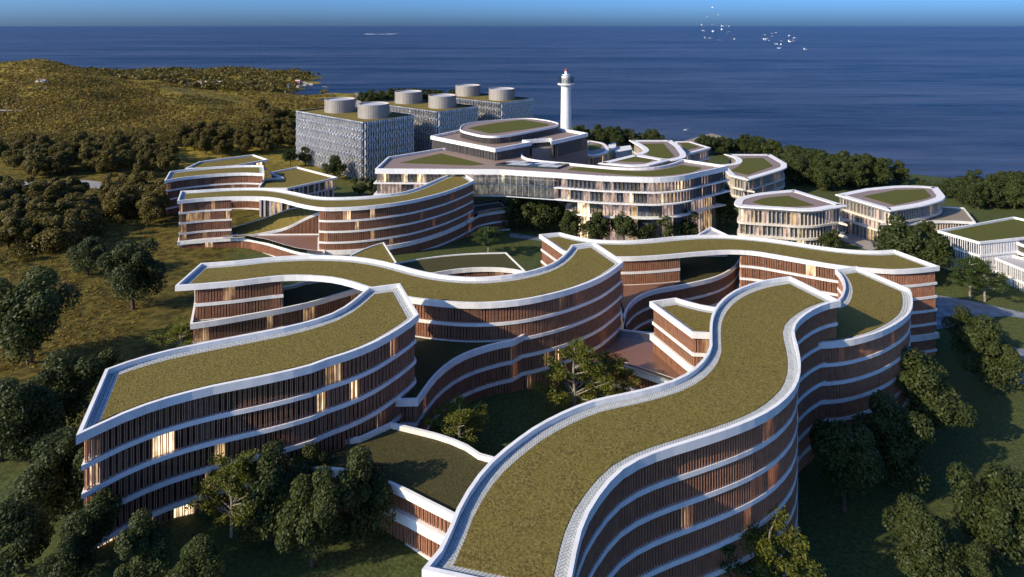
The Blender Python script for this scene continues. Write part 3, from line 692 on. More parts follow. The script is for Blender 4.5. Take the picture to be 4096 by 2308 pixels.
# ------------------------------------------------------------------ central glass building
GLC = ['pale_glass', 'curtain', 'pink_room', 'lit_room', 'bright_room']
C = [[(1500, 675)], [(1552, 627)], [(1767, 592)], [(2075, 575)], [(2091, 622), (2110, 632), (2165, 641), (2275, 651), (2386, 662), (2500, 670), (2606, 668), (2680, 655)], [(2730, 636)],
     [(2912, 663), (2855, 676), (2799, 688), (2760, 697), (2716, 704), (2634, 710), (2560, 709), (2523, 708), (2386, 703), (2220, 691)], [(2000, 678)]]
LAWN = [[[(1599, 652)], [(1764, 614)], [(1940, 658)], [(1882, 662)]],
        [[(2270, 680), (2308, 669), (2408, 677), (2551, 686), (2650, 679)], [(2727, 661)], [(2807, 671), (2766, 688), (2661, 702), (2551, 704), (2413, 692)]]]
def in_bridge(p): return 1885 < CX+FPX*p.x/p.y < 2215
def lit_part(p): return in_bridge(p) or 2580 < CX+FPX*p.x/p.y < 2760
rC, oC, OC, zC = block('glass_building', 'central glass building with bridging wing, lit interiors and brown roof deck', HOUSE, C, 68, 2, CAMZ-80.1, sh=5.4, top=6.6, fh=2.4, ov=(-.6, .9, 1.9), cap=.8, drop=1.1,
      roof='brown_paving', lawn=LAWN, fin='grey_fin', fsp=(.5, 1.3), fdim=(.14, .55), fobj=200, mats=GLC, gl=(.34, .14, .36, .11, .05), st=.5, bright=lit_part,
      finskip=lambda p, i: in_bridge(p))
Wc = offset(OC, 1.7)
zs1, zs2, ztC = CAMZ-74.6, CAMZ-80.0, CAMZ-68
mb = MB(oC); mb.prism(offset(OC, .2), zs2-.9, zs2-.2, bottom=True); mb.build('floor_slab', 'white_paint', rC)
bf = resample([p for p in offset(OC, -.8) if in_bridge(p) and p.y < P(2050, 660, 68).y+2], 2.9)
if bf[0].x > bf[-1].x: bf = bf[::-1]
for a, b in zip(bf, bf[1:]):                           # glass bridge: separate full height panes, two storeys
    d = (b-a).normalized(); nn = Vector((-d.y, d.x))*.03; a2, b2 = a+d*.05, b-d*.05
    for z0, z1 in ((zs2, zs1-.1), (zs1, ztC-2.45)):
        pm = MB(oC); pm.box(((a2.x+b2.x)/2, (a2.y+b2.y)/2, (z0+z1)/2), ((b2.x-a2.x)/2, (b2.y-a2.y)/2, 0), (nn.x, nn.y, 0), (0, 0, (z1-z0)/2)); pm.build('glass_pane', 'clear_glass', rC)
    pm = MB(oC); pm.box((a.x, a.y, (zs2+ztC-2.4)/2), (d.x*.04, d.y*.04, 0), (nn.x*3, nn.y*3, 0), (0, 0, (ztC-2.4-zs2)/2)); pm.build('mullion', 'white_fin', rC)
def body(root, org, poly, z0, z1, mats, gl, fin=None, fsp=(1, 2), fdim=(.15, .5), slabs=(), sl=1.0, name='glazing', wallmat='white_paint'):
    """storeys set back under a larger roof: glazing ring, slabs at the given heights, fins"""
    mb = MB(org); mb.strip(poly, z0, poly, z1, mfun=glaze_fun(len(poly), gl)); mb.build(name, mats, root)
    so_ = offset(poly, -sl)
    for z in slabs:
        mb = MB(org); mb.strip(so_, z-.6, so_, z); mb.strip(so_, z, poly, z); mb.strip(poly, z-.6, so_, z-.6); mb.build('floor_slab', wallmat, root)
    if fin:
        f = offset(poly, -fdim[1]*.7); mb = MB(org); cuts = [z0]+sorted(slabs)+[z1]
        for p, tan in walk(f, lambda k: random.uniform(*fsp)):
            if not faces_cam(p, tan): continue
            t = Vector((tan.x, tan.y, 0)); nn = Vector((-t.y, t.x, 0))
            mb.box((p.x, p.y, (z0+z1)/2), t*fdim[0]/2, nn*fdim[1]/2, (0, 0, (z1-z0)/2), bottom=False)
        mb.build('fins', fin, root, kind='stuff')
lowL = clip_rays(offset(OC, 2.4), 1505, 1880, 3); body(rC, oC, lowL, Zb(104), zs2-.5, GLC, (.45, .25, .22, .06, .02), 'grey_fin', (.6, 1.4), slabs=(CAMZ-86,), sl=2.0)
lowR = clip_rays(offset(OC, 4.2), 2285, 2960, 2.5); lowR = [(lowR[i-2]+lowR[i-1]*2+lowR[i]*2+lowR[(i+1) % len(lowR)]*2+lowR[(i+2) % len(lowR)])/8 for i in range(len(lowR))]
body(rC, oC, lowR, Zb(104), zs2-.5, GLC, (.40, .28, .26, .05, .01), 'grey_fin', (1.2, 2.2), (.12, .3), slabs=(CAMZ-86.8,), sl=2.6)
sk = [P(x, y, 69.1).to_2d() for x, y in ((1982, 663), (2050, 649), (2277, 661), (2231, 677))]
cen = sum(sk, Vector((0, 0)))/4
mb = MB(oC); mb.prism(sk[::-1] if (sk[1]-sk[0]).cross(sk[2]-sk[1]) < 0 else sk, zC+.004, zC+.9); mb.build('skylight_kerb', 'steel_dark', rC)
for i in range(6):
    for j in range(2):
        f = lambda u, v: (sk[0]*(1-u)+sk[3]*u)*(1-v)+(sk[1]*(1-u)+sk[2]*u)*v
        q = [f((i+a)/6, (j+b)/2) for a, b in ((.04, .05), (.96, .05), (.96, .95), (.04, .95))]
        if (q[1]-q[0]).cross(q[2]-q[1]) < 0: q = q[::-1]
        mb = MB(oC); mb.prism(q, zC+.904, zC+.96); mb.build('skylight_pane', 'drum_lid' if (i+j) % 3 else 'dark_glass', rC)
# upper square storey and oval top storey of the central building
C2 = [[(1722, 543)], [(1981, 594)], [(2128, 567)], [(2100, 560)], [(2200, 553)], [(2205, 566)], [(2353, 532)], [(2240, 512)], [(1900, 505)]]
rC2, oC2, OC2, zC2 = block('glass_building', 'square upper storey with broad white fascia on the central glass building', HOUSE, C2, 62.6, 0, CAMZ-72, fh=2.0, ov=(-.5, .9, 1.6), cap=1.0, drop=1.4, roof='brown_paving', lawn=[],
      fin='grey_fin', fsp=(.9, 1.3), fdim=(.35, .8), fobj=60, pairs=False, gl=(.7, .2, .06, .03, .01))
wg = [P(x, y, 64.6).to_2d() for x, y in ((2128, 580), (2205, 572), (2350, 540), (2300, 525), (2120, 560))]
wg = [Vector((p.x*1.0, p.y)) for p in wg]
mb = MB(oC2); mb.prism(wg if sum(wg[i].cross(wg[(i+1) % 5]) for i in range(5)) > 0 else wg[::-1], Zb(101), CAMZ-67.2); mb.build('stone_wall', 'stone_wall', rC2)
C3 = [[(1839, 515), (1843, 504), (1862, 495), (1926, 484), (2092, 472), (2174, 478), (2226, 489), (2234, 496), (2222, 503), (2174, 513), (2064, 534), (1995, 543), (1950, 543), (1915, 539), (1868, 528), (1845, 521)]]
block('oval_pavilion', 'rounded oval top pavilion with green lawn roof on the central building', HOUSE, C3, 59.6, 0, CAMZ-64.5, fh=1.2, ov=(.1, .4, .8), cap=.5, drop=.5, roof='brown_paving', lawn=[[[(1872, 514), (1904, 506), (2000, 490)], [(2092, 480)], [(2196, 497)], [(2188, 503), (2100, 517), (1981, 533)], [(1950, 533)]]],
      fin='grey_fin', fsp=(.7, .9), fdim=(.2, .4), fobj=80, pairs=False, gl=(.6, .3, .06, .03, .01), step=2)
# flared-roof pavilions
def pavilion(label, runs, D, Dg, lawn, storeys, sh, name='flared_roof_pavilion', gl=(.46, .20, .24, .07, .03), fl=1.9, fin='pale_fin'):
    return block(name, label, HOUSE, runs, D, storeys, Zb(Dg), sh=sh, top=sh+1.9, fh=1.9, ov=(-.6, .5, 1.1), drop=.25, roof='brown_paving', lawn=lawn, flare=fl, fin=fin, fsp=(1.5, 2.2), fdim=(.26, .8), fobj=80, pairs=False,
                 mats=GLC, gl=gl, group='pavilions with flared white roofs', step=2.2, st=.9, wall='cream_wall')
H1 = [[(3176, 757)], [(3390, 822), (3330, 831), (3268, 840), (3200, 841), (3131, 836), (3020, 830), (2958, 825), (2937, 817), (2940, 800), (2957, 788), (3020, 773), (3100, 764)]]
pavilion('flared white-roofed pavilion with tall lit windows just behind the wavy roof', H1, 82.3, 103, [[[(3009, 810), (3048, 795), (3100, 788)], [(3153, 784)], [(3257, 821), (3153, 828), (3075, 824)]]], 2, 5.6)
H2 = [[(3340, 777)], [(3461, 753), (3582, 742), (3680, 742)], [(3753, 748)], [(3783, 785), (3775, 797), (3730, 812), (3682, 823)], [(3560, 842)]]
rH, oH, OH, zH = pavilion('flared white-roofed pavilion with beige overhang on the far right', H2, 84, 104, [[[(3453, 786)], [(3582, 761)], [(3698, 758), (3714, 775), (3714, 791)], [(3574, 821)]]], 2, 4.6)
H2b = [[(3560, 905), (3640, 892), (3720, 884), (3800, 883), (3870, 886)], [(3903, 888)], [(3856, 830)], [(3740, 824)], [(3640, 850)]]
block('curved_building', 'low curved wing with dark deck roof right of the far pavilion', HOUSE, H2b, 92, 1, Zb(105), roof='tan_roof', fh=1.2, drop=.5, fin='pale_fin', fsp=(1, 1.6), fdim=(.25, .6), pairs=False, wall='cream_wall', mats=GLC, gl=(.6, .25, .1, .05, 0))
G1 = [[(2895, 616)], [(3084, 616)], [(3147, 653), (3148, 662), (3135, 676)], [(2993, 719)], [(2918, 702)], [(2877, 658), (2915, 655), (2938, 650), (2945, 640), (2930, 627)]]
pavilion('flared white-roofed pavilion with notched lawn, left of the coastal trees', G1, 86, 103, [[[(2971, 634)], [(3051, 632)], [(3092, 664)], [(2990, 700)], [(2918, 684), (2950, 668), (2968, 650)]]], 2, 4.6, gl=(.5, .2, .2, .08, .02))
E1 = [[(2515, 560)], [(2686, 560)], [(2720, 582), (2745, 615), (2735, 632), (2661, 641)], [(2534, 618), (2570, 603), (2562, 588)]]
pavilion('flared white roof with green lawn behind the central building corner', E1, 74, 102, [[[(2567, 576)], [(2653, 574)], [(2697, 625)], [(2667, 636)], [(2578, 624), (2592, 608)]]], 3, 4.6, gl=(.5, .25, .2, .04, .01))
E1b = [[(2391, 652)], [(2540, 616)], [(2680, 640)], [(2595, 662), (2520, 664)]]
pavilion('triangular flared roof with small lawn tucked behind the central deck', E1b, 73, 102, [[[(2463, 645)], [(2543, 628)], [(2609, 639)], [(2590, 650)]]], 3, 4.6, gl=(.5, .25, .2, .04, .01))
E2 = [[(2700, 565)], [(2762, 565)], [(2845, 590)], [(2750, 615)], [(2690, 590)]]
pavilion('small flared roof with lawn, farthest towards the sea', E2, 79, 103, [[[(2718, 573)], [(2757, 572)], [(2797, 588)], [(2745, 600)]]], 2, 4.6, gl=(.6, .25, .12, .02, .01), fl=1.2)
E3 = [[(2352, 560), (2410, 570), (2432, 585), (2436, 600), (2420, 612), (2360, 622)], [(2300, 600)]]
pavilion('low curved roof partly hidden behind the stone wall of the central building', E3, 80, 103, [[[(2356, 580)], [(2405, 578), (2400, 592), (2356, 602)]]], 2, 4.6, fl=1.2)
mb = MB(); bxo = P(2480, 606, 92); rB = empty('service_block', (bxo.x, bxo.y, Zb(102))); tag(rB, 'plain beige service blocks joined beside the curved roof behind the centre', HOUSE)
for nm, pts, dt, in (('wall', ((2436, 600), (2462, 590), (2462, 574), (2436, 580)), 86), ('wall', ((2462, 612), (2526, 600), (2520, 585), (2462, 592)), 88)):
    q = [P(x, y, dt).to_2d() for x, y in pts]
    if sum(q[i].cross(q[(i+1) % 4]) for i in range(4)) < 0: q = q[::-1]
    mb = MB(rB.location); mb.prism(q, Zb(102), CAMZ-dt); mb.build(nm, 'cream_wall', rB)
    mb = MB(rB.location); mb.prism(offset(q, -.4), CAMZ-dt+.004, CAMZ-dt+.6); mb.build('roof', 'white_paint', rB)
KX = [[(3750, 921)], [(4054, 866)], [(4330, 925)], [(3919, 968)]]
block('flat_roofed_building', 'white slatted box building with grass roof at the right edge', HOUSE, KX, 87, 3, Zb(107), sh=4.6, top=5.4, fh=1.0, fin='white_fin', fsp=(.7, 1.0), fdim=(.25, .5), pairs=False, roof='lawn_roof', fobj=150, gl=(.5, .35, .12, .02, .01), ov=(.1, .5, .9), group='angular low buildings')
K2 = [[(3979, 1030)], [(4040, 1018)], [(4330, 1080)], [(4200, 1120)]]
block('flat_roofed_building', 'low slatted wing below the white box building at the right edge', HOUSE, K2, 94, 2, Zb(107), sh=4.4, top=5.2, fh=.9, fin='white_fin', fsp=(.7, 1.1), fdim=(.25, .5), pairs=False, roof='tan_roof', fobj=60, gl=(.6, .3, .08, .01, .01), ov=(.1, .5, .9), group='angular low buildings')
kp = P(4125, 1095, 101); rK = empty('round_stair_tower', (kp.x, kp.y, Zb(107))); tag(rK, 'round white stair tower with stacked rings cut by the right edge', 'tower')
for i in range(5):
    mb = MB(rK.location); mb.lathe((kp.x, kp.y), [(4.6, CAMZ-104+i*3.6), (4.9, CAMZ-104+i*3.6), (4.9, CAMZ-103+i*3.6), (4.4, CAMZ-103+i*3.6)], 28); mb.build('balcony_ring', 'white_paint', rK)
mb = MB(rK.location); mb.lathe((kp.x, kp.y), [(4.0, Zb(107)), (4.0, CAMZ-88.5)], 28); mb.build('glazing', 'dusk_glass', rK)

# ------------------------------------------------------------------ mesh-clad boxes, drums, lighthouse
B1, A1, C1 = P(1454, 487, 60.1), P(1185, 441, 60.1), P(1663, 459, 60.1)
VA, VC = (A1-B1).to_2d(), (C1-B1).to_2d()
VC = VC-VA*(VC.dot(VA)/VA.length_squared)              # square the corner
def scale_panel(h, wd, dp):
    """twisted metal strip: full width at both ends, waisted in the middle, folded along a ridge"""
    b = MB(); N = 6
    for k in range(N):
        for sgn in (-1, 1):
            pts = []
            for t in (k/N, (k+1)/N):
                ww = wd*(.40-.20*math.sin(math.pi*t)); sh_ = .06*wd*math.sin(2*math.pi*t); dd = dp*(.3+.7*math.sin(math.pi*t))
                pts.append(((sh_+.12*wd, -dd, t*h), (sh_+sgn*ww, 0, t*h)))
            q = [pts[0][0], pts[0][1], pts[1][1], pts[1][0]]
            b.poly(q if sgn > 0 else q[::-1])
    return b
boxes = [((1454, 487), 'front mesh-clad box with two drums, nearest of the three silver boxes'), ((1750, 445), 'middle mesh-clad box with two drums between the other silver boxes'), ((2001, 410), 'rear mesh-clad box with two drums, nearest the sea')]
LM = scale_panel(5.5, 1.85, 1.0).mesh('facade_scale', 'metal_fin')
for (bx, by), lab in boxes:
    Bp = P(bx, by, 60.1); b2 = Bp.to_2d(); zt_ = CAMZ-60.1; z0 = Zb(104)
    root = empty('mesh_clad_building', (b2.x, b2.y, z0)); tag(root, lab, HOUSE, 'silver mesh-clad boxes')
    a2, c2 = b2+VA, b2+VC; poly = [b2, c2, c2+VA, a2]
    if (c2-b2).cross(VA) < 0: poly = poly[::-1]
    mb = MB(root.location); mb.prism(offset(poly, .5), z0, zt_-1.2, m=0, ms=1); mb.build('glass_core', ['sedum', 'dusk_glass'], root)
    mb = MB(root.location); O1 = offset(poly, -.1); O2 = offset(poly, .5); mb.strip(O1, zt_-1.6, O1, zt_-.3); mb.strip(O1, zt_-.3, O2, zt_-.3); mb.strip(O2, zt_-.3, O2, zt_-1.3); mb.build('parapet', 'steel_dark', root)
    sc = []; rows = 7; rh = 5.45
    for s0, s1 in ((b2, a2), (b2, c2)):
        dv = s1-s0; ln = dv.length; d = dv/ln; nn = Vector((d.y, -d.x))
        if nn.dot(-s0) < 0: nn = -nn
        cnt = int(ln/1.8)
        for r in range(rows):
            for k in range(cnt):
                s = (k+.5)*ln/cnt; p = s0+d*min(max(s, .3), ln-.3)+nn*.15
                sc.append((p.length, p, math.atan2(nn.y, nn.x)+math.pi/2, zt_-.2-(r+1)*rh+(rh*.16 if k % 2 and r else 0)))
    sc.sort(key=lambda t: -t[3]*3+t[0]); extra = MB(root.location)
    for k, (_, p, a, z) in enumerate(sc):
        j = random.uniform(-.08, .08); zz = z-.12
        if k < 300: link('facade_scale', LM, root, (p.x-root.location.x, p.y-root.location.y, zz-z0), a+j, (random.uniform(.9, 1.05), random.uniform(.8, 1.2), 1))
        else:
            ca, sa = math.cos(a+j), math.sin(a+j)
            for f in LM.polygons:
                extra.poly([(p.x+ca*v.x-sa*v.y, p.y+sa*v.x+ca*v.y, zz+v.z) for v in (LM.vertices[i].co for i in f.vertices)])
    extra.build('facade_scales', 'metal_fin', root, kind='stuff')
def drum(x, y, rpx, lab):
    c = P(x, y, 61.3); r = rpx*c.y/FPX; h = 9.0
    root = empty('rooftop_drum', c); tag(root, lab, 'drum', 'round drums on the silver boxes')
    mb = MB(c); N = 120
    for k in range(N):
        a0, a1 = 2*math.pi*k/N, 2*math.pi*(k+1)/N; q0 = r*(1 if k % 2 else .985)
        for (ra, za), (rb, zb2) in (((q0, c.z-.2), (q0, c.z+h)), ((q0, c.z+h), (r*.93, c.z+h)), ((r*.93, c.z+h), (r*.93, c.z+h-1.2))):
            mb.poly([(c.x+ra*math.cos(a0), c.y+ra*math.sin(a0), za), (c.x+ra*math.cos(a1), c.y+ra*math.sin(a1), za), (c.x+rb*math.cos(a1), c.y+rb*math.sin(a1), zb2), (c.x+rb*math.cos(a0), c.y+rb*math.sin(a0), zb2)])
    mb.build('drum_wall', 'drum', root)
    mb = MB(c); mb.lathe((c.x, c.y), [(r*.94, c.z+h-1.0), (r*.94, c.z+h-.9), (r*.2, c.z+h-.75)], 48); mb.build('lid', 'drum_lid', root)
for d in ((1360, 445, 60, 'left drum on the front silver box'), (1495, 467, 62.6, 'right drum on the front silver box'), (1634, 410, 54, 'left drum on the middle silver box'), (1770, 428, 56, 'right drum on the middle silver box'), (1872, 381, 50, 'left drum on the rear silver box'), (2007, 397, 52, 'right drum on the rear silver box')): drum(*d)
# lighthouse
LY = 420.0; LX = (2264-CX)/FPX*LY
def lz(ysrc): return CAMZ-(ysrc-HY)*LY/FPX
root = empty('lighthouse', (LX, LY, zt(LX, LY)-1)); tag(root, 'tall white lighthouse with railed gallery and red cone top by the sea', 'lighthouse')
g0 = root.location; c = (LX, LY)
mb = MB(g0); mb.lathe(c, [(4.6, g0.z), (4.6, lz(530)), (3.85, lz(527)), (3.8, lz(514)), (3.35, lz(342))], 40); mb.build('shaft', 'white_paint', root, smooth=False)
mb = MB(g0); mb.lathe(c, [(3.4, lz(345)), (5.2, lz(340)), (5.8, lz(338)), (5.8, lz(333.5)), (3, lz(333))], 40); gal = mb.build('gallery', 'white_paint', root)
mb = MB(g0); mb.lathe(c, [(3.1, lz(334)), (3.0, lz(309)), (3.25, lz(308.5)), (3.25, lz(305)), (1.6, lz(304.5)), (1.6, lz(301)), (2.75, lz(300.5)), (2.75, lz(298)), (.8, lz(297))], 36); mb.build('watch_room', 'white_paint', root)
for k in range(7):
    z = lz(333)+(lz(308)-lz(333))*(k+1)/7
    mb = MB(g0); mb.tube([(LX+5.5*math.cos(a), LY+5.5*math.sin(a), z) for a in [2*math.pi*i/36 for i in range(37)]], [.13]*37, 5); mb.build('rail', 'steel_dark', gal)
for k in range(12):
    a = 2*math.pi*k/12+.2; mb = MB(g0); mb.tube([(LX+5.5*math.cos(a), LY+5.5*math.sin(a), lz(333.5)), (LX+5.5*math.cos(a), LY+5.5*math.sin(a), lz(307.5))], [.13, .13], 5); mb.build('rail_post', 'steel_dark', gal)
mb = MB(g0); mb.lathe(c, [(.9, lz(299)), (.9, lz(297)), (1.0, lz(284))], 10); lan = mb.build('lantern', 'white_paint', root)
mb = MB(g0); mb.lathe(c, [(.95, lz(299.5)), (.95, lz(297.2)), (.7, lz(297))], 12); mb.build('lantern_base', 'red_paint', lan)
mb = MB(g0); mb.lathe(c, [(1.15, lz(284.5)), (1.15, lz(283.5)), (.35, lz(276)), (.08, lz(272))], 12); mb.build('lantern_cap', 'red_paint', lan)

# ------------------------------------------------------------------ paths and roads
drape('road', [(-60, 728), (150, 729), (330, 722), (480, 742), (640, 765)], [(-60, 750), (150, 746), (330, 752), (480, 770), (640, 785)], 'road', nu=3)
drape('road', [(-40, 551), (75, 557), (200, 570)], [(-40, 557), (75, 563), (200, 576)], 'road', nu=2, lift=.6)
drape('road', [(-30, 442), (90, 444)], [(-30, 447), (90, 448)], 'road', nu=2, lift=.8)
drape('road', [(470, 595), (620, 588), (790, 576)], [(470, 599), (620, 591), (790, 579)], 'road', nu=2, lift=.5)
drape('road', [(1205, 330), (1240, 345), (1330, 361), (1400, 370), (1425, 392), (1418, 440)], [(1215, 327), (1250, 341), (1335, 357), (1415, 367), (1444, 395), (1436, 440)], 'road', nu=2, lift=1.2)
drape('stone_path', [(3745, 1180), (3900, 1208), (4096, 1252), (4300, 1300)], [(3745, 1318), (3880, 1296), (3985, 1268), (4096, 1275), (4300, 1325)], 'stone_path', nu=8, lift=.12)
drape('stone_path', [(3930, 1285), (3962, 1330), (4040, 1385), (4120, 1400), (4250, 1410)], [(3870, 1298), (3990, 1400), (4060, 1490), (4110, 1580), (4200, 1700)], 'stone_path', nu=8, lift=.13)
drape('stone_path', [(2040, 933), (2150, 948), (2260, 962)], [(2040, 950), (2150, 964), (2260, 985)], 'stone_path', nu=4, lift=.15)
drape('paved_court', [(3330, 950), (3400, 975), (3480, 1005)], [(3420, 930), (3480, 950), (3560, 975)], 'road', nu=4, lift=.15)

# ------------------------------------------------------------------ trees
def leaf(mb, p, nrm, s):
    u = nrm.orthogonal().normalized(); a = random.uniform(0, 6.28); v = nrm.cross(u); t = u*math.cos(a)+v*math.sin(a); b = nrm.cross(t)
    mb.poly([p-t*s, p+b*s*.6, p+t*s*.9, p-b*s*.6])
def rdir():
    z = random.uniform(-1, 1); a = random.uniform(0, 6.28); r = math.sqrt(1-z*z); return Vector((r*math.cos(a), r*math.sin(a), z))
def dense_crown(seed, leaves, ls, rx=3.7, rz=4.3, cz=5.6, lobes=17):
    random.seed(seed); mb = MB(); cs = []
    while len(cs) < lobes:
        d = rdir(); k = random.uniform(.35, .95); c = Vector((d.x*rx*k, d.y*rx*k, cz+d.z*rz*k))
        if c.z > 2.2: cs.append((c, random.uniform(.95, 1.8)*(1.15 if c.z < cz else .9)))
    for _ in range(leaves):
        c, r = random.choice(cs); d = rdir()
        if d.z < -.3 and random.random() < .5: d.z = -d.z
        p = c+d*r*(random.uniform(.82, 1.06) if random.random() < .75 else random.uniform(.3, .9))
        leaf(mb, p, (d*.7+rdir()*.7+Vector((0, 0, .35))).normalized(), ls*random.uniform(.7, 1.3))
    return mb, cs
def trunk_mb(cs, h0=3.4, r0=.28, lim=7):
    mb = MB(); mb.tube([(0, 0, -.6), (.05, 0, .6), (.1, .08, h0*.6), (.05, .12, h0), (.0, .1, h0+2)], [r0*1.35, r0, r0*.85, r0*.7, r0*.3], 7)
    for c, r in sorted(cs, key=lambda t: t[0].z)[:lim]:
        s = Vector((.07, .1, random.uniform(h0*.55, h0*1.05))); m = (s+c)/2+Vector((0, 0, -.3)); mb.tube([s, m, c], [r0*.45, r0*.3, r0*.1], 5)
    return mb
def airy_crown(seed, leaves, ls, h=11.0):
    random.seed(seed); mb = MB(); tr = MB(); cs = []
    tr.tube([(0, 0, -.6), (.1, 0, h*.3), (-.1, .1, h*.6), (.05, 0, h*.9)], [.24, .19, .12, .03], 6)
    for k in range(26):
        z0 = h*random.uniform(.22, .8); a = random.uniform(0, 6.28); ln = (1.05-z0/h)*h*random.uniform(.32, .52)+.6
        s = Vector((0, 0, z0)); e = Vector((math.cos(a)*ln, math.sin(a)*ln, z0+ln*random.uniform(.25, .75))); m = (s+e)/2+rdir()*.3
        tr.tube([s, m, e], [.09, .06, .02], 5)
        for q in (m, (m+e)/2, e): cs.append((q+rdir()*.35, random.uniform(.55, 1.05)))
    for _ in range(leaves):
        c, r = random.choice(cs); d = rdir(); leaf(mb, c+Vector((d.x, d.y, d.z*.6))*r*random.uniform(.2, 1.1), (rdir()+Vector((0, 0, .6))).normalized(), ls*random.uniform(.7, 1.3))
    return mb, tr
VAR = {}
def variant(key, crowns, leafmat, bark):
    L = []
    for cm, tm in crowns: L.append((cm.mesh('crown', leafmat), tm.mesh('trunk', bark)))
    VAR[key] = L
dn = []
for k in range(5):
    m, cs = dense_crown(40+k, 16000, .18, rx=3.5+.12*k, rz=4.1+.15*(k % 3), lobes=24+k); dn.append((m, trunk_mb(cs)))
variant('near', dn, 'leaf_dark', 'bark')
df = []
for k in range(5):
    m, cs = dense_crown(60+k, 6000, .31, rx=3.8+.2*k, rz=4.0, lobes=19+k); df.append((m, trunk_mb(cs)))
variant('far', df, 'leaf_dark', 'bark'); VAR['wood'] = [(me_.copy(), t) for me_, t in VAR['far']]
for me_, t in VAR['wood']: me_.materials.clear(); me_.materials.append(MAT['leaf_warm'])
variant('airy', [airy_crown(80+k, 11000, .13) for k in range(3)], 'leaf_light', 'pale_bark')
variant('green', [airy_crown(90+k, 10000, .14) for k in range(3)], 'leaf_green', 'pale_bark')
NOM = {'near': 9.7, 'far': 9.6, 'wood': 9.6, 'airy': 11.3, 'green': 11.3}
random.seed(11)
def tree_at(loc, h, kind, label, group=None, name='broadleaf_tree', wide=1.0):
    cm, tm = random.choice(VAR[kind]); s = h/NOM[kind]; root = empty(name, loc); root.rotation_euler = (0, 0, random.uniform(0, 6.28)); root.scale = (s*wide*random.uniform(.88, 1.12), s*wide*random.uniform(.88, 1.12), s)
    tag(root, label, 'tree', group); link('crown', cm, root); link('trunk', tm, root); return root
K = 1.59
def tree(x, y, hp, kind, label, group=None, name='broadleaf_tree', wide=1.0):
    p = onground(x*K, y*K); return tree_at(p, hp*K*p.y/FPX, kind, label, group, name, wide)
for t in [(75, 915, 205, 'big dark tree cut by the left edge at mid height'), (335, 778, 150, 'lone dark tree in the meadow left of the open-eyed roof'), (222, 692, 92, 'small meadow tree left of the far terrace'), (160, 1085, 170, 'dark tree above the pointed corner of the front left building'),
          (78, 1160, 185, 'dark tree at the left beside the front left building'), (156, 1296, 195, 'dark tree hugging the left corner of the front left building'), (255, 1010, 110, 'dark tree half hidden behind the front left roof corner'), (2, 1160, 190, 'dark tree cut by the left edge in the lower half'),
          (225, 1420, 150, 'dark tree before the lowest left facade corner'), (55, 1440, 165, 'dark tree in the bottom left corner'), (175, 1480, 130, 'dark tree crown rising from the bottom edge, second from the left corner'), (362, 1478, 150, 'dark tree at the bottom edge left of centre, third from the left corner'), (485, 1500, 135, 'low dark crown at the bottom edge under the front left building'),
          (680, 1358, 190, 'left tree of the dark foreground group before the low dark roof'), (768, 1262, 120, 'rear tree of the dark foreground group before the low dark roof'), (785, 1422, 190, 'nearest tree of the dark foreground group before the low dark roof'), (914, 1366, 185, 'dark tree standing against the cream edge of the low dark roof'),
          (2125, 1285, 205, 'dark tree nearest the right end of the largest building'), (2245, 1220, 185, 'middle tree of the row right of the largest building'), (2335, 1108, 185, 'upper tree of the row right of the largest building'), (2428, 902, 108, 'tree beside the end of the long wavy roof'), (2496, 986, 145, 'tree by the stone path on the right'),
          (2335, 1475, 175, 'large dark tree at the bottom right before the lawn'), (2515, 1398, 220, 'tall dark tree at the right edge near the bottom'), (2470, 1510, 110, 'dark crown rising from the bottom right edge')]:
    tree(t[0], t[1], t[2]*1.12, 'near', t[3], 'dark broadleaf trees near the buildings')
for t in [(582, 1350, 225, 'airy', 'airy light-leaved tree left of the dark foreground group'), (455, 905, 112, 'airy', 'yellow-green tree beside the left end of the middle building'), (1155, 1148, 150, 'airy', 'yellow-green tree in the courtyard behind the low dark roof'), (1445, 1052, 205, 'airy', 'tall pale-stemmed tree in the central courtyard'),
          (1530, 1040, 160, 'airy', 'spreading light tree on the right of the central courtyard'), (1768, 775, 62, 'green', 'small green tree in front of the low rounded roof'), (1228, 640, 78, 'green', 'light green tree before the far S-building lower wing'), (1935, 1560, 260, 'airy', 'light-leaved tree at the bottom edge before the largest building'),
          (1850, 1520, 230, 'green', 'slender green tree at the bottom edge before the largest building'), (2440, 752, 115, 'green', 'left thin tree on the lawn at the right'), (2478, 758, 112, 'green', 'right thin tree on the lawn at the right'), (1545, 605, 105, 'green', 'slender green tree before the central building drum'), (1490, 600, 70, 'green', 'smaller green tree left of the slender one before the central building'),
          (1605, 606, 72, 'green', 'smaller green tree right of the slender one before the central building')]:
    tree(t[0], t[1], t[2], t[3], t[4], 'light airy trees between the buildings', 'slender_tree', {1155: 1.55, 455: 1.7, 1445: 1.1, 1530: 1.15, 1228: 1.5, 1768: 1.5, 1935: 1.35}.get(t[0], 1.15))
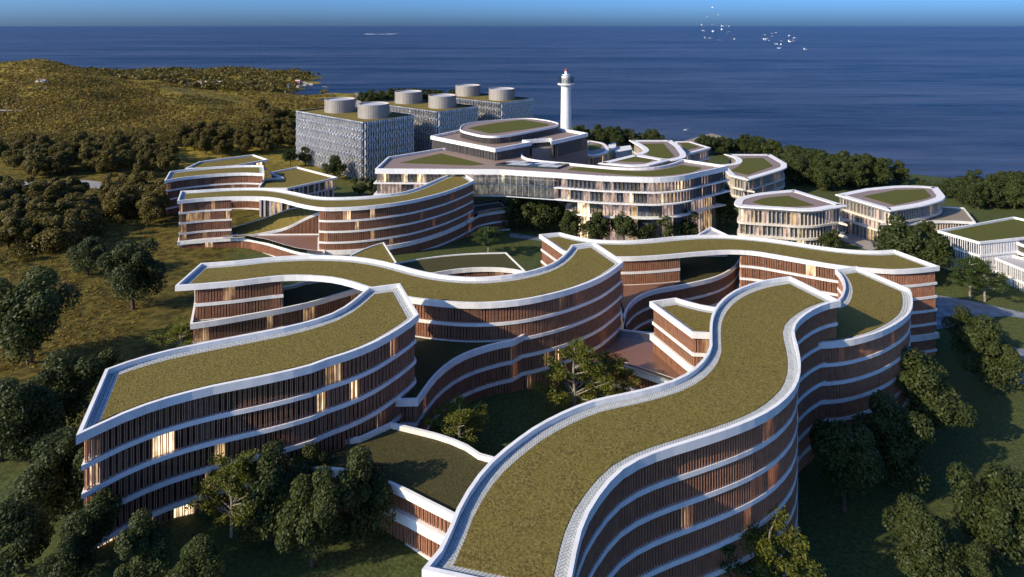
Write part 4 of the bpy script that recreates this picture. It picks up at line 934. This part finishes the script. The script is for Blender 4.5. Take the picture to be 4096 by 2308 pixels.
for t in [(2275, 692, 140, 'big dark tree right of the front flared pavilion'), (2235, 668, 105, 'dark tree left of the big one by the flared pavilion'), (2350, 705, 120, 'dark tree before the white slatted box'), (2320, 650, 95, 'dark tree between the pavilion and the slatted box'), (2300, 720, 80, 'low dark tree behind the end of the wavy roof'),
          (1810, 572, 112, 'dark tree left of the front flared pavilion'), (1765, 572, 105, 'dark tree right of the central building'), (1348, 580, 92, 'dark tree under the glass bridge, second from left'), (1300, 578, 88, 'dark tree under the glass bridge, first from left'), (1388, 582, 88, 'dark tree under the glass bridge, third from left'),
          (1640, 602, 85, 'dark tree before the lower storeys of the central building'), (1690, 598, 80, 'dark tree at the right foot of the central building'), (1465, 598, 62, 'low dark tree before the central building drum'), (768, 415, 45, 'rounded tree left of the front silver box base'), (730, 418, 42, 'small tree behind the notched roof'), (842, 452, 60, 'rounded tree before the front silver box corner'),
          (905, 492, 45, 'bushy tree on the lawn left of the central building'), (945, 490, 42, 'bushy tree beside the central building left end'), (1040, 492, 36, 'low bushy tree before the central building left wing'), (2090, 640, 60, 'small dark tree between the two flared pavilions'),
          (1440, 604, 72, 'dark tree left of the slender green trees before the central building'), (1505, 616, 80, 'dark tree behind the smaller left green tree before the central building'), (1570, 618, 84, 'dark tree right behind the slender green tree before the central building'), (1625, 616, 78, 'rounded dark tree in the middle of the belt before the central building'), (1670, 616, 84, 'dark tree in the belt before the curved corner of the central building'), (1722, 606, 80, 'dark tree at the right end of the belt before the central building')]:
    tree(*t[:3], 'far', t[3], 'dark trees between the far buildings')
def inpoly(x, y, poly):
    r = False
    for i in range(len(poly)):
        (a, b), (c, d) = poly[i-1], poly[i]
        if (b > y) != (d > y) and x < (c-a)*(y-b)/(d-b)+a: r = not r
    return r
def wood(zone, n, hm, kind, label, group, sep=.55):
    xs, ys_ = [p[0] for p in zone], [p[1] for p in zone]; pts = []; tries = 0
    while len(pts) < n and tries < n*60:
        tries += 1; x, y = random.uniform(min(xs), max(xs)), random.uniform(min(ys_), max(ys_))
        if not inpoly(x, y, zone): continue
        p = onground(x, y)
        if p.z < SEA+1.0 or any((p-q).length < hm[0]*sep for q in pts): continue
        pts.append(p)
    for p in pts: tree_at(p, random.uniform(*hm), kind, label, group, wide=random.uniform(.95, 1.2))
def filler(zone, n, r, mat, label, seed, name='woodland_edge'):
    random.seed(seed); mb = MB(); xs, ys_ = [p[0] for p in zone], [p[1] for p in zone]; c = 0
    while c < n:
        x, y = random.uniform(min(xs), max(xs)), random.uniform(min(ys_), max(ys_))
        if not inpoly(x, y, zone): continue
        p = onground(x, y); c += 1; q = random.uniform(*r)
        for k in range(4):
            o_ = Vector((random.uniform(-.6, .6)*q, random.uniform(-.6, .6)*q, q*random.uniform(.6, 1.3)))
            for _ in range(26):
                d = rdir(); leaf(mb, p+o_+Vector((d.x, d.y, d.z*.85))*q*.62*random.uniform(.75, 1.05), (d+rdir()*.6).normalized(), .42*random.uniform(.7, 1.3))
    tag(mb.build(name, mat, kind='stuff'), label, 'woodland')
wood([(-20, 620), (560, 585), (700, 650), (690, 705), (450, 715), (-20, 715)], 48, (11, 15), 'wood', 'dark tree in the wood above the left road', 'trees of the left wood above the road')
wood([(-20, 790), (320, 800), (310, 1000), (-20, 1030)], 30, (11, 14), 'wood', 'dark tree in the wood below the left road', 'trees of the left wood below the road')
wood([(430, 800), (640, 790), (650, 900), (440, 915)], 13, (11, 14), 'wood', 'dark tree in the clump left of the far S-building', 'trees in the clump by the far S-building')
wood([(700, 560), (1170, 520), (1175, 640), (1080, 628), (1010, 612), (800, 640)], 46, (10, 15), 'wood', 'dark tree in the wood behind the far left roofs', 'trees of the wood behind the far left roofs')
wood([(1040, 440), (1185, 470), (1185, 530), (1060, 520)], 14, (9, 13), 'wood', 'dark tree left of the front silver box', 'trees left of the front silver box')
wood([(1440, 385), (1560, 372), (2180, 375), (2180, 410), (1440, 430)], 46, (13, 19), 'far', 'tree on the shore behind the silver boxes', 'trees on the shore behind the silver boxes')
wood([(2300, 545), (2640, 575), (2640, 600), (2450, 590), (2300, 570)], 24, (10, 15), 'far', 'tree on the shore right of the lighthouse', 'trees on the shore right of the lighthouse')
wood([(2790, 600), (2880, 600), (3120, 610), (3140, 640), (3020, 625), (2800, 630)], 24, (11, 16), 'far', 'shore tree behind the notched-lawn pavilion', 'shore trees behind the notched-lawn pavilion')
wood([(3150, 690), (3230, 670), (3620, 735), (3540, 745), (3330, 770), (3180, 745)], 36, (13, 18), 'far', 'dense dark tree on the right shore behind the two flared pavilions', 'shore trees behind the flared pavilions')
wood([(3790, 790), (4180, 770), (4180, 850), (3900, 840)], 24, (12, 17), 'far', 'dark shore tree at the right edge behind the slatted box', 'shore trees at the right edge')
def clump(mb, p, r, n, s, flat=.7):
    for _ in range(n):
        d = rdir(); d.z = abs(d.z)*flat; leaf(mb, p+d*r*random.uniform(.5, 1), (d+rdir()*.6).normalized(), s*random.uniform(.7, 1.3))
def cover(name, zone, n, r, leaves, s, mat, label, seed, crest=0):
    random.seed(seed); mb = MB()
    for _ in range(crest):                              # ridge and far side, scattered over the ground itself
        Y = random.uniform(520, 800); x = random.uniform(-150, 640); X = (x-CX)/FPX*Y
        clump(mb, Vector((X, Y, zt(X, Y))), random.uniform(*r), leaves, s)
    xs, ys_ = [p[0] for p in zone], [p[1] for p in zone]; c = 0; t = 0
    X_, Y_ = [], []
    while c < n and t < n*5:
        t += 1; x, y = random.uniform(min(xs), max(xs)), random.uniform(min(ys_), max(ys_))
        if inpoly(x, y, zone):
            p = onground(x, y)
            if p.z < SEA+1: continue
            c += 1; clump(mb, p, random.uniform(*r), leaves, s)
    o = mb.build(name, mat, kind='stuff'); tag(o, label, 'shrubs'); return o
HZ = [(-40, 262), (60, 240), (140, 234), (250, 255), (420, 300), (640, 330), (900, 360), (1160, 430), (1180, 500), (900, 560), (640, 580), (300, 600), (-40, 620)]
cover('hill_scrub', HZ, 8000, (.8, 2.4), 9, .8, 'leaf_olive', 'golden olive scrub covering the left hill', 1, 5200)
cover('hill_bushes', HZ, 1500, (1.0, 2.8), 12, .75, 'leaf_warm', 'darker bushes scattered over the left hill', 2, 900)
cover('slope_scrub', [(250, 262), (640, 318), (1000, 338), (1340, 385), (1300, 425), (1180, 440), (900, 368), (600, 338)], 2200, (1.0, 3.0), 9, 1.0, 'leaf_olive', 'olive scrub on the low ground between the hill and the headland', 4)
cover('meadow_weeds', [(-20, 1020), (700, 880), (720, 1000), (640, 1120), (560, 1300), (420, 1420), (-20, 1500)], 1500, (.35, .9), 12, .22, 'leaf_olive', 'rough weeds in the left meadow', 3)
filler([(-20, 545), (300, 540), (640, 520), (1000, 470), (1180, 470), (1180, 560), (1000, 560), (700, 590), (400, 610), (-20, 640)], 330, (2.2, 4.2), 'leaf_warm', 'bushy woodland edge at the foot of the left hill', 31)
filler([(-20, 730), (330, 760), (650, 790), (660, 880), (420, 960), (-20, 1080)], 130, (1.6, 3.2), 'leaf_warm', 'undergrowth between the trees of the left wood', 32, 'undergrowth')
filler([(3120, 640), (3240, 660), (3600, 715), (4150, 760), (4150, 830), (3800, 810), (3600, 760), (3200, 735)], 150, (2.0, 3.6), 'leaf_dark', 'bushes filling the belt of shore trees on the right', 33, 'shore_bushes')
# distant wooded headland: one mass
random.seed(5); mb = MB(); c = 0
for _ in range(2600):
    Y = random.uniform(960, 1560); x = random.uniform(250, 1330); X = (x-CX)/FPX*Y; z = zt(X, Y)
    if z < SEA+2 or (1020 < Y < 1130 and 640 < x < 900): continue
    p = Vector((X, Y, z+3)); clump(mb, p, random.uniform(5, 9), 16, 2.6, 1.0); c += 1
tag(mb.build('headland_wood', 'leaf_warm', kind='stuff'), 'dark wood covering the low headland beyond the hill', 'wood')

# ------------------------------------------------------------------ village, rocks, birds, foam
random.seed(21)
def house(x, y, wpx, wallm, label):
    p = onground(x, y); sw = wpx*p.y/FPX; root = empty('village_house', p); root.rotation_euler = (0, 0, random.uniform(-.5, .5)); tag(root, label, 'house', 'houses of the far village')
    h = sw*random.uniform(.35, .6); d = sw*random.uniform(.5, .8)
    mb = MB(); mb.box((0, 0, h/2-1), (sw/2, 0, 0), (0, d/2, 0), (0, 0, h/2+1)); wl = mb.build('wall', wallm, root)
    mb = MB()
    for s_ in (-1, 1): mb.poly([(-sw*.54, s_*d*.56, h), (sw*.54, s_*d*.56, h), (sw*.54, 0, h+d*.22), (-sw*.54, 0, h+d*.22)][::s_])
    mb.poly([(-sw*.54, -d*.56, h), (-sw*.54, 0, h+d*.22), (-sw*.54, d*.56, h)]); mb.poly([(sw*.54, -d*.56, h), (sw*.54, d*.56, h), (sw*.54, 0, h+d*.22)]); mb.build('roof', random.choice(['house_roof', 'house_wall', 'drum_lid']), root)
    for k in range(3):
        mb = MB(); mb.box((sw*(-.3+.3*k), -d/2-.03, h*.5), (sw*.05, 0, 0), (0, .05, 0), (0, 0, h*.14)); mb.build('window', 'dark_glass', wl)
for k in range(22): house(random.uniform(735, 880), random.uniform(328, 344), random.uniform(7, 15), 'house_wall', 'white house in the village at the foot of the headland')
for k in range(12): house(random.uniform(1090, 1250), random.uniform(336, 352), random.uniform(7, 13), 'house_wall', 'pale house in the hamlet by the bay')
house(1192, 332, 20, 'pink_wall', 'pink house among the pale hamlet by the bay')
def rock(x, y, wpx, hpx, label):
    p = onground(x, y); r = wpx*p.y/FPX/2; mb = MB(); N, M = 14, 6; rings = []
    for j in range(M+1):
        ph = j/M*math.pi/2
        rings.append([mb.add((r*math.cos(ph)*math.cos(a)*random.uniform(.75, 1.15), r*.9*math.cos(ph)*math.sin(a)*random.uniform(.75, 1.15), math.sin(ph)*hpx*p.y/FPX*random.uniform(.6, 1.1)-1.0)) for a in [2*math.pi*k/N for k in range(N)]])
    for a, b in zip(rings, rings[1:]):
        for k in range(N): mb.f.append([a[k], a[(k+1) % N], b[(k+1) % N], b[k]]); mb.m.append(0)
    o = mb.build('rock_outcrop', 'rock'); o.location = p; tag(o, label, 'rock')
rock(165, 360, 52, 16, 'largest bare pale rock outcrop on the face of the left hill'); rock(182, 342, 22, 8, 'small bare rock just above the largest outcrop on the hill'); rock(370, 292, 34, 9, 'bare rock on the right shoulder of the left hill'); rock(498, 456, 12, 6, 'small pale boulder low on the hill')
q = [P(x, y, 100) for x, y in ((2590, 592), (2845, 533), (2932, 556), (2800, 610))]
cq = sum(q, Vector((0, 0, 0)))/4; root = empty('coastal_pavilion', (cq.x, cq.y, Zb(108))); tag(root, 'low tan sloping roof on the shore beyond the white pavilions', HOUSE)
mb = MB(root.location); lo = [Vector((p.x, p.y, CAMZ-100-(2.5 if k in (0, 3) else 0))) for k, p in enumerate(q)]
mb.poly(lo[::-1] if (lo[1]-lo[0]).cross(lo[2]-lo[1]).z < 0 else lo); mb.build('roof', 'tan_roof', root)
mb = MB(root.location)
for i in range(4):
    a, b = lo[i], lo[(i+1) % 4]; mb.poly([(a.x, a.y, Zb(108)), (b.x, b.y, Zb(108)), b, a])
mb.build('wall', 'stone_wall', root)
def bird_mesh(flap):
    b = MB(); b.tube([(-.35, 0, 0), (-.15, 0, .02), (.15, 0, .03), (.4, 0, 0)], [.02, .09, .08, .02], 5)
    for s_ in (-1, 1):
        r0, r1, r2 = Vector((.12, s_*.06, .03)), Vector((.05, s_*.45, .03+flap*.3)), Vector((-.18, s_*.85, .03+flap*.15))
        for a, c2, w0, w1 in ((r0, r1, .14, .12), (r1, r2, .12, .03)):
            b.poly([a+Vector((w0, 0, 0)), c2+Vector((w1, 0, 0)), c2-Vector((w1, 0, 0)), a-Vector((w0, 0, 0))])
            b.poly([a-Vector((w0, 0, .02)), c2-Vector((w1, 0, .02)), c2+Vector((w1, 0, -.02)), a+Vector((w0, 0, -.02))])
    return b.mesh('bird', 'bird_white')
BM = [bird_mesh(f) for f in (.2, .7, 1.2, -.5)]
def flock(n, x0, x1, y0, y1, label, grp):
    for k in range(n):
        D = random.uniform(230, 330); x, y = random.gauss((x0+x1)/2, (x1-x0)/4.6), random.gauss((y0+y1)/2, (y1-y0)/4.6)
        o = link('gull', random.choice(BM), None, ((x-CX)/FPX*D, D, CAMZ-(y-HY)/FPX*D), random.uniform(0, 6.28), (random.uniform(.9, 1.5),)*3)
        o.rotation_euler = (random.uniform(-.5, .5), random.uniform(-.4, .4), random.uniform(0, 6.28)); tag(o, label, 'bird', grp)
flock(26, 2795, 2950, 55, 175, 'white gull in the upper left flock over the sea', 'gulls of the upper flock'); flock(22, 3020, 3205, 125, 205, 'white gull in the lower right flock over the sea', 'gulls of the lower flock')
mb = MB()
for (x, y, wpx, hpx) in ((1535, 136, 120, 5), (2742, 520, 18, 9)):
    for k in range(16):
        c = P(x+random.gauss(0, wpx/4), y+random.gauss(0, hpx/4), 112); r = wpx*c.y/FPX*.09; dy = r*random.uniform(.6, 1.6)
        mb.poly([(c.x+r*1.6*math.cos(a)*random.uniform(.6, 1), c.y+dy*math.sin(a)*random.uniform(.6, 1)*2, SEA+.35) for a in [2*math.pi*i/9 for i in range(9)]])
tag(mb.build('breaking_foam', 'foam', kind='stuff'), 'white foam of breaking waves on the sea', 'foam')
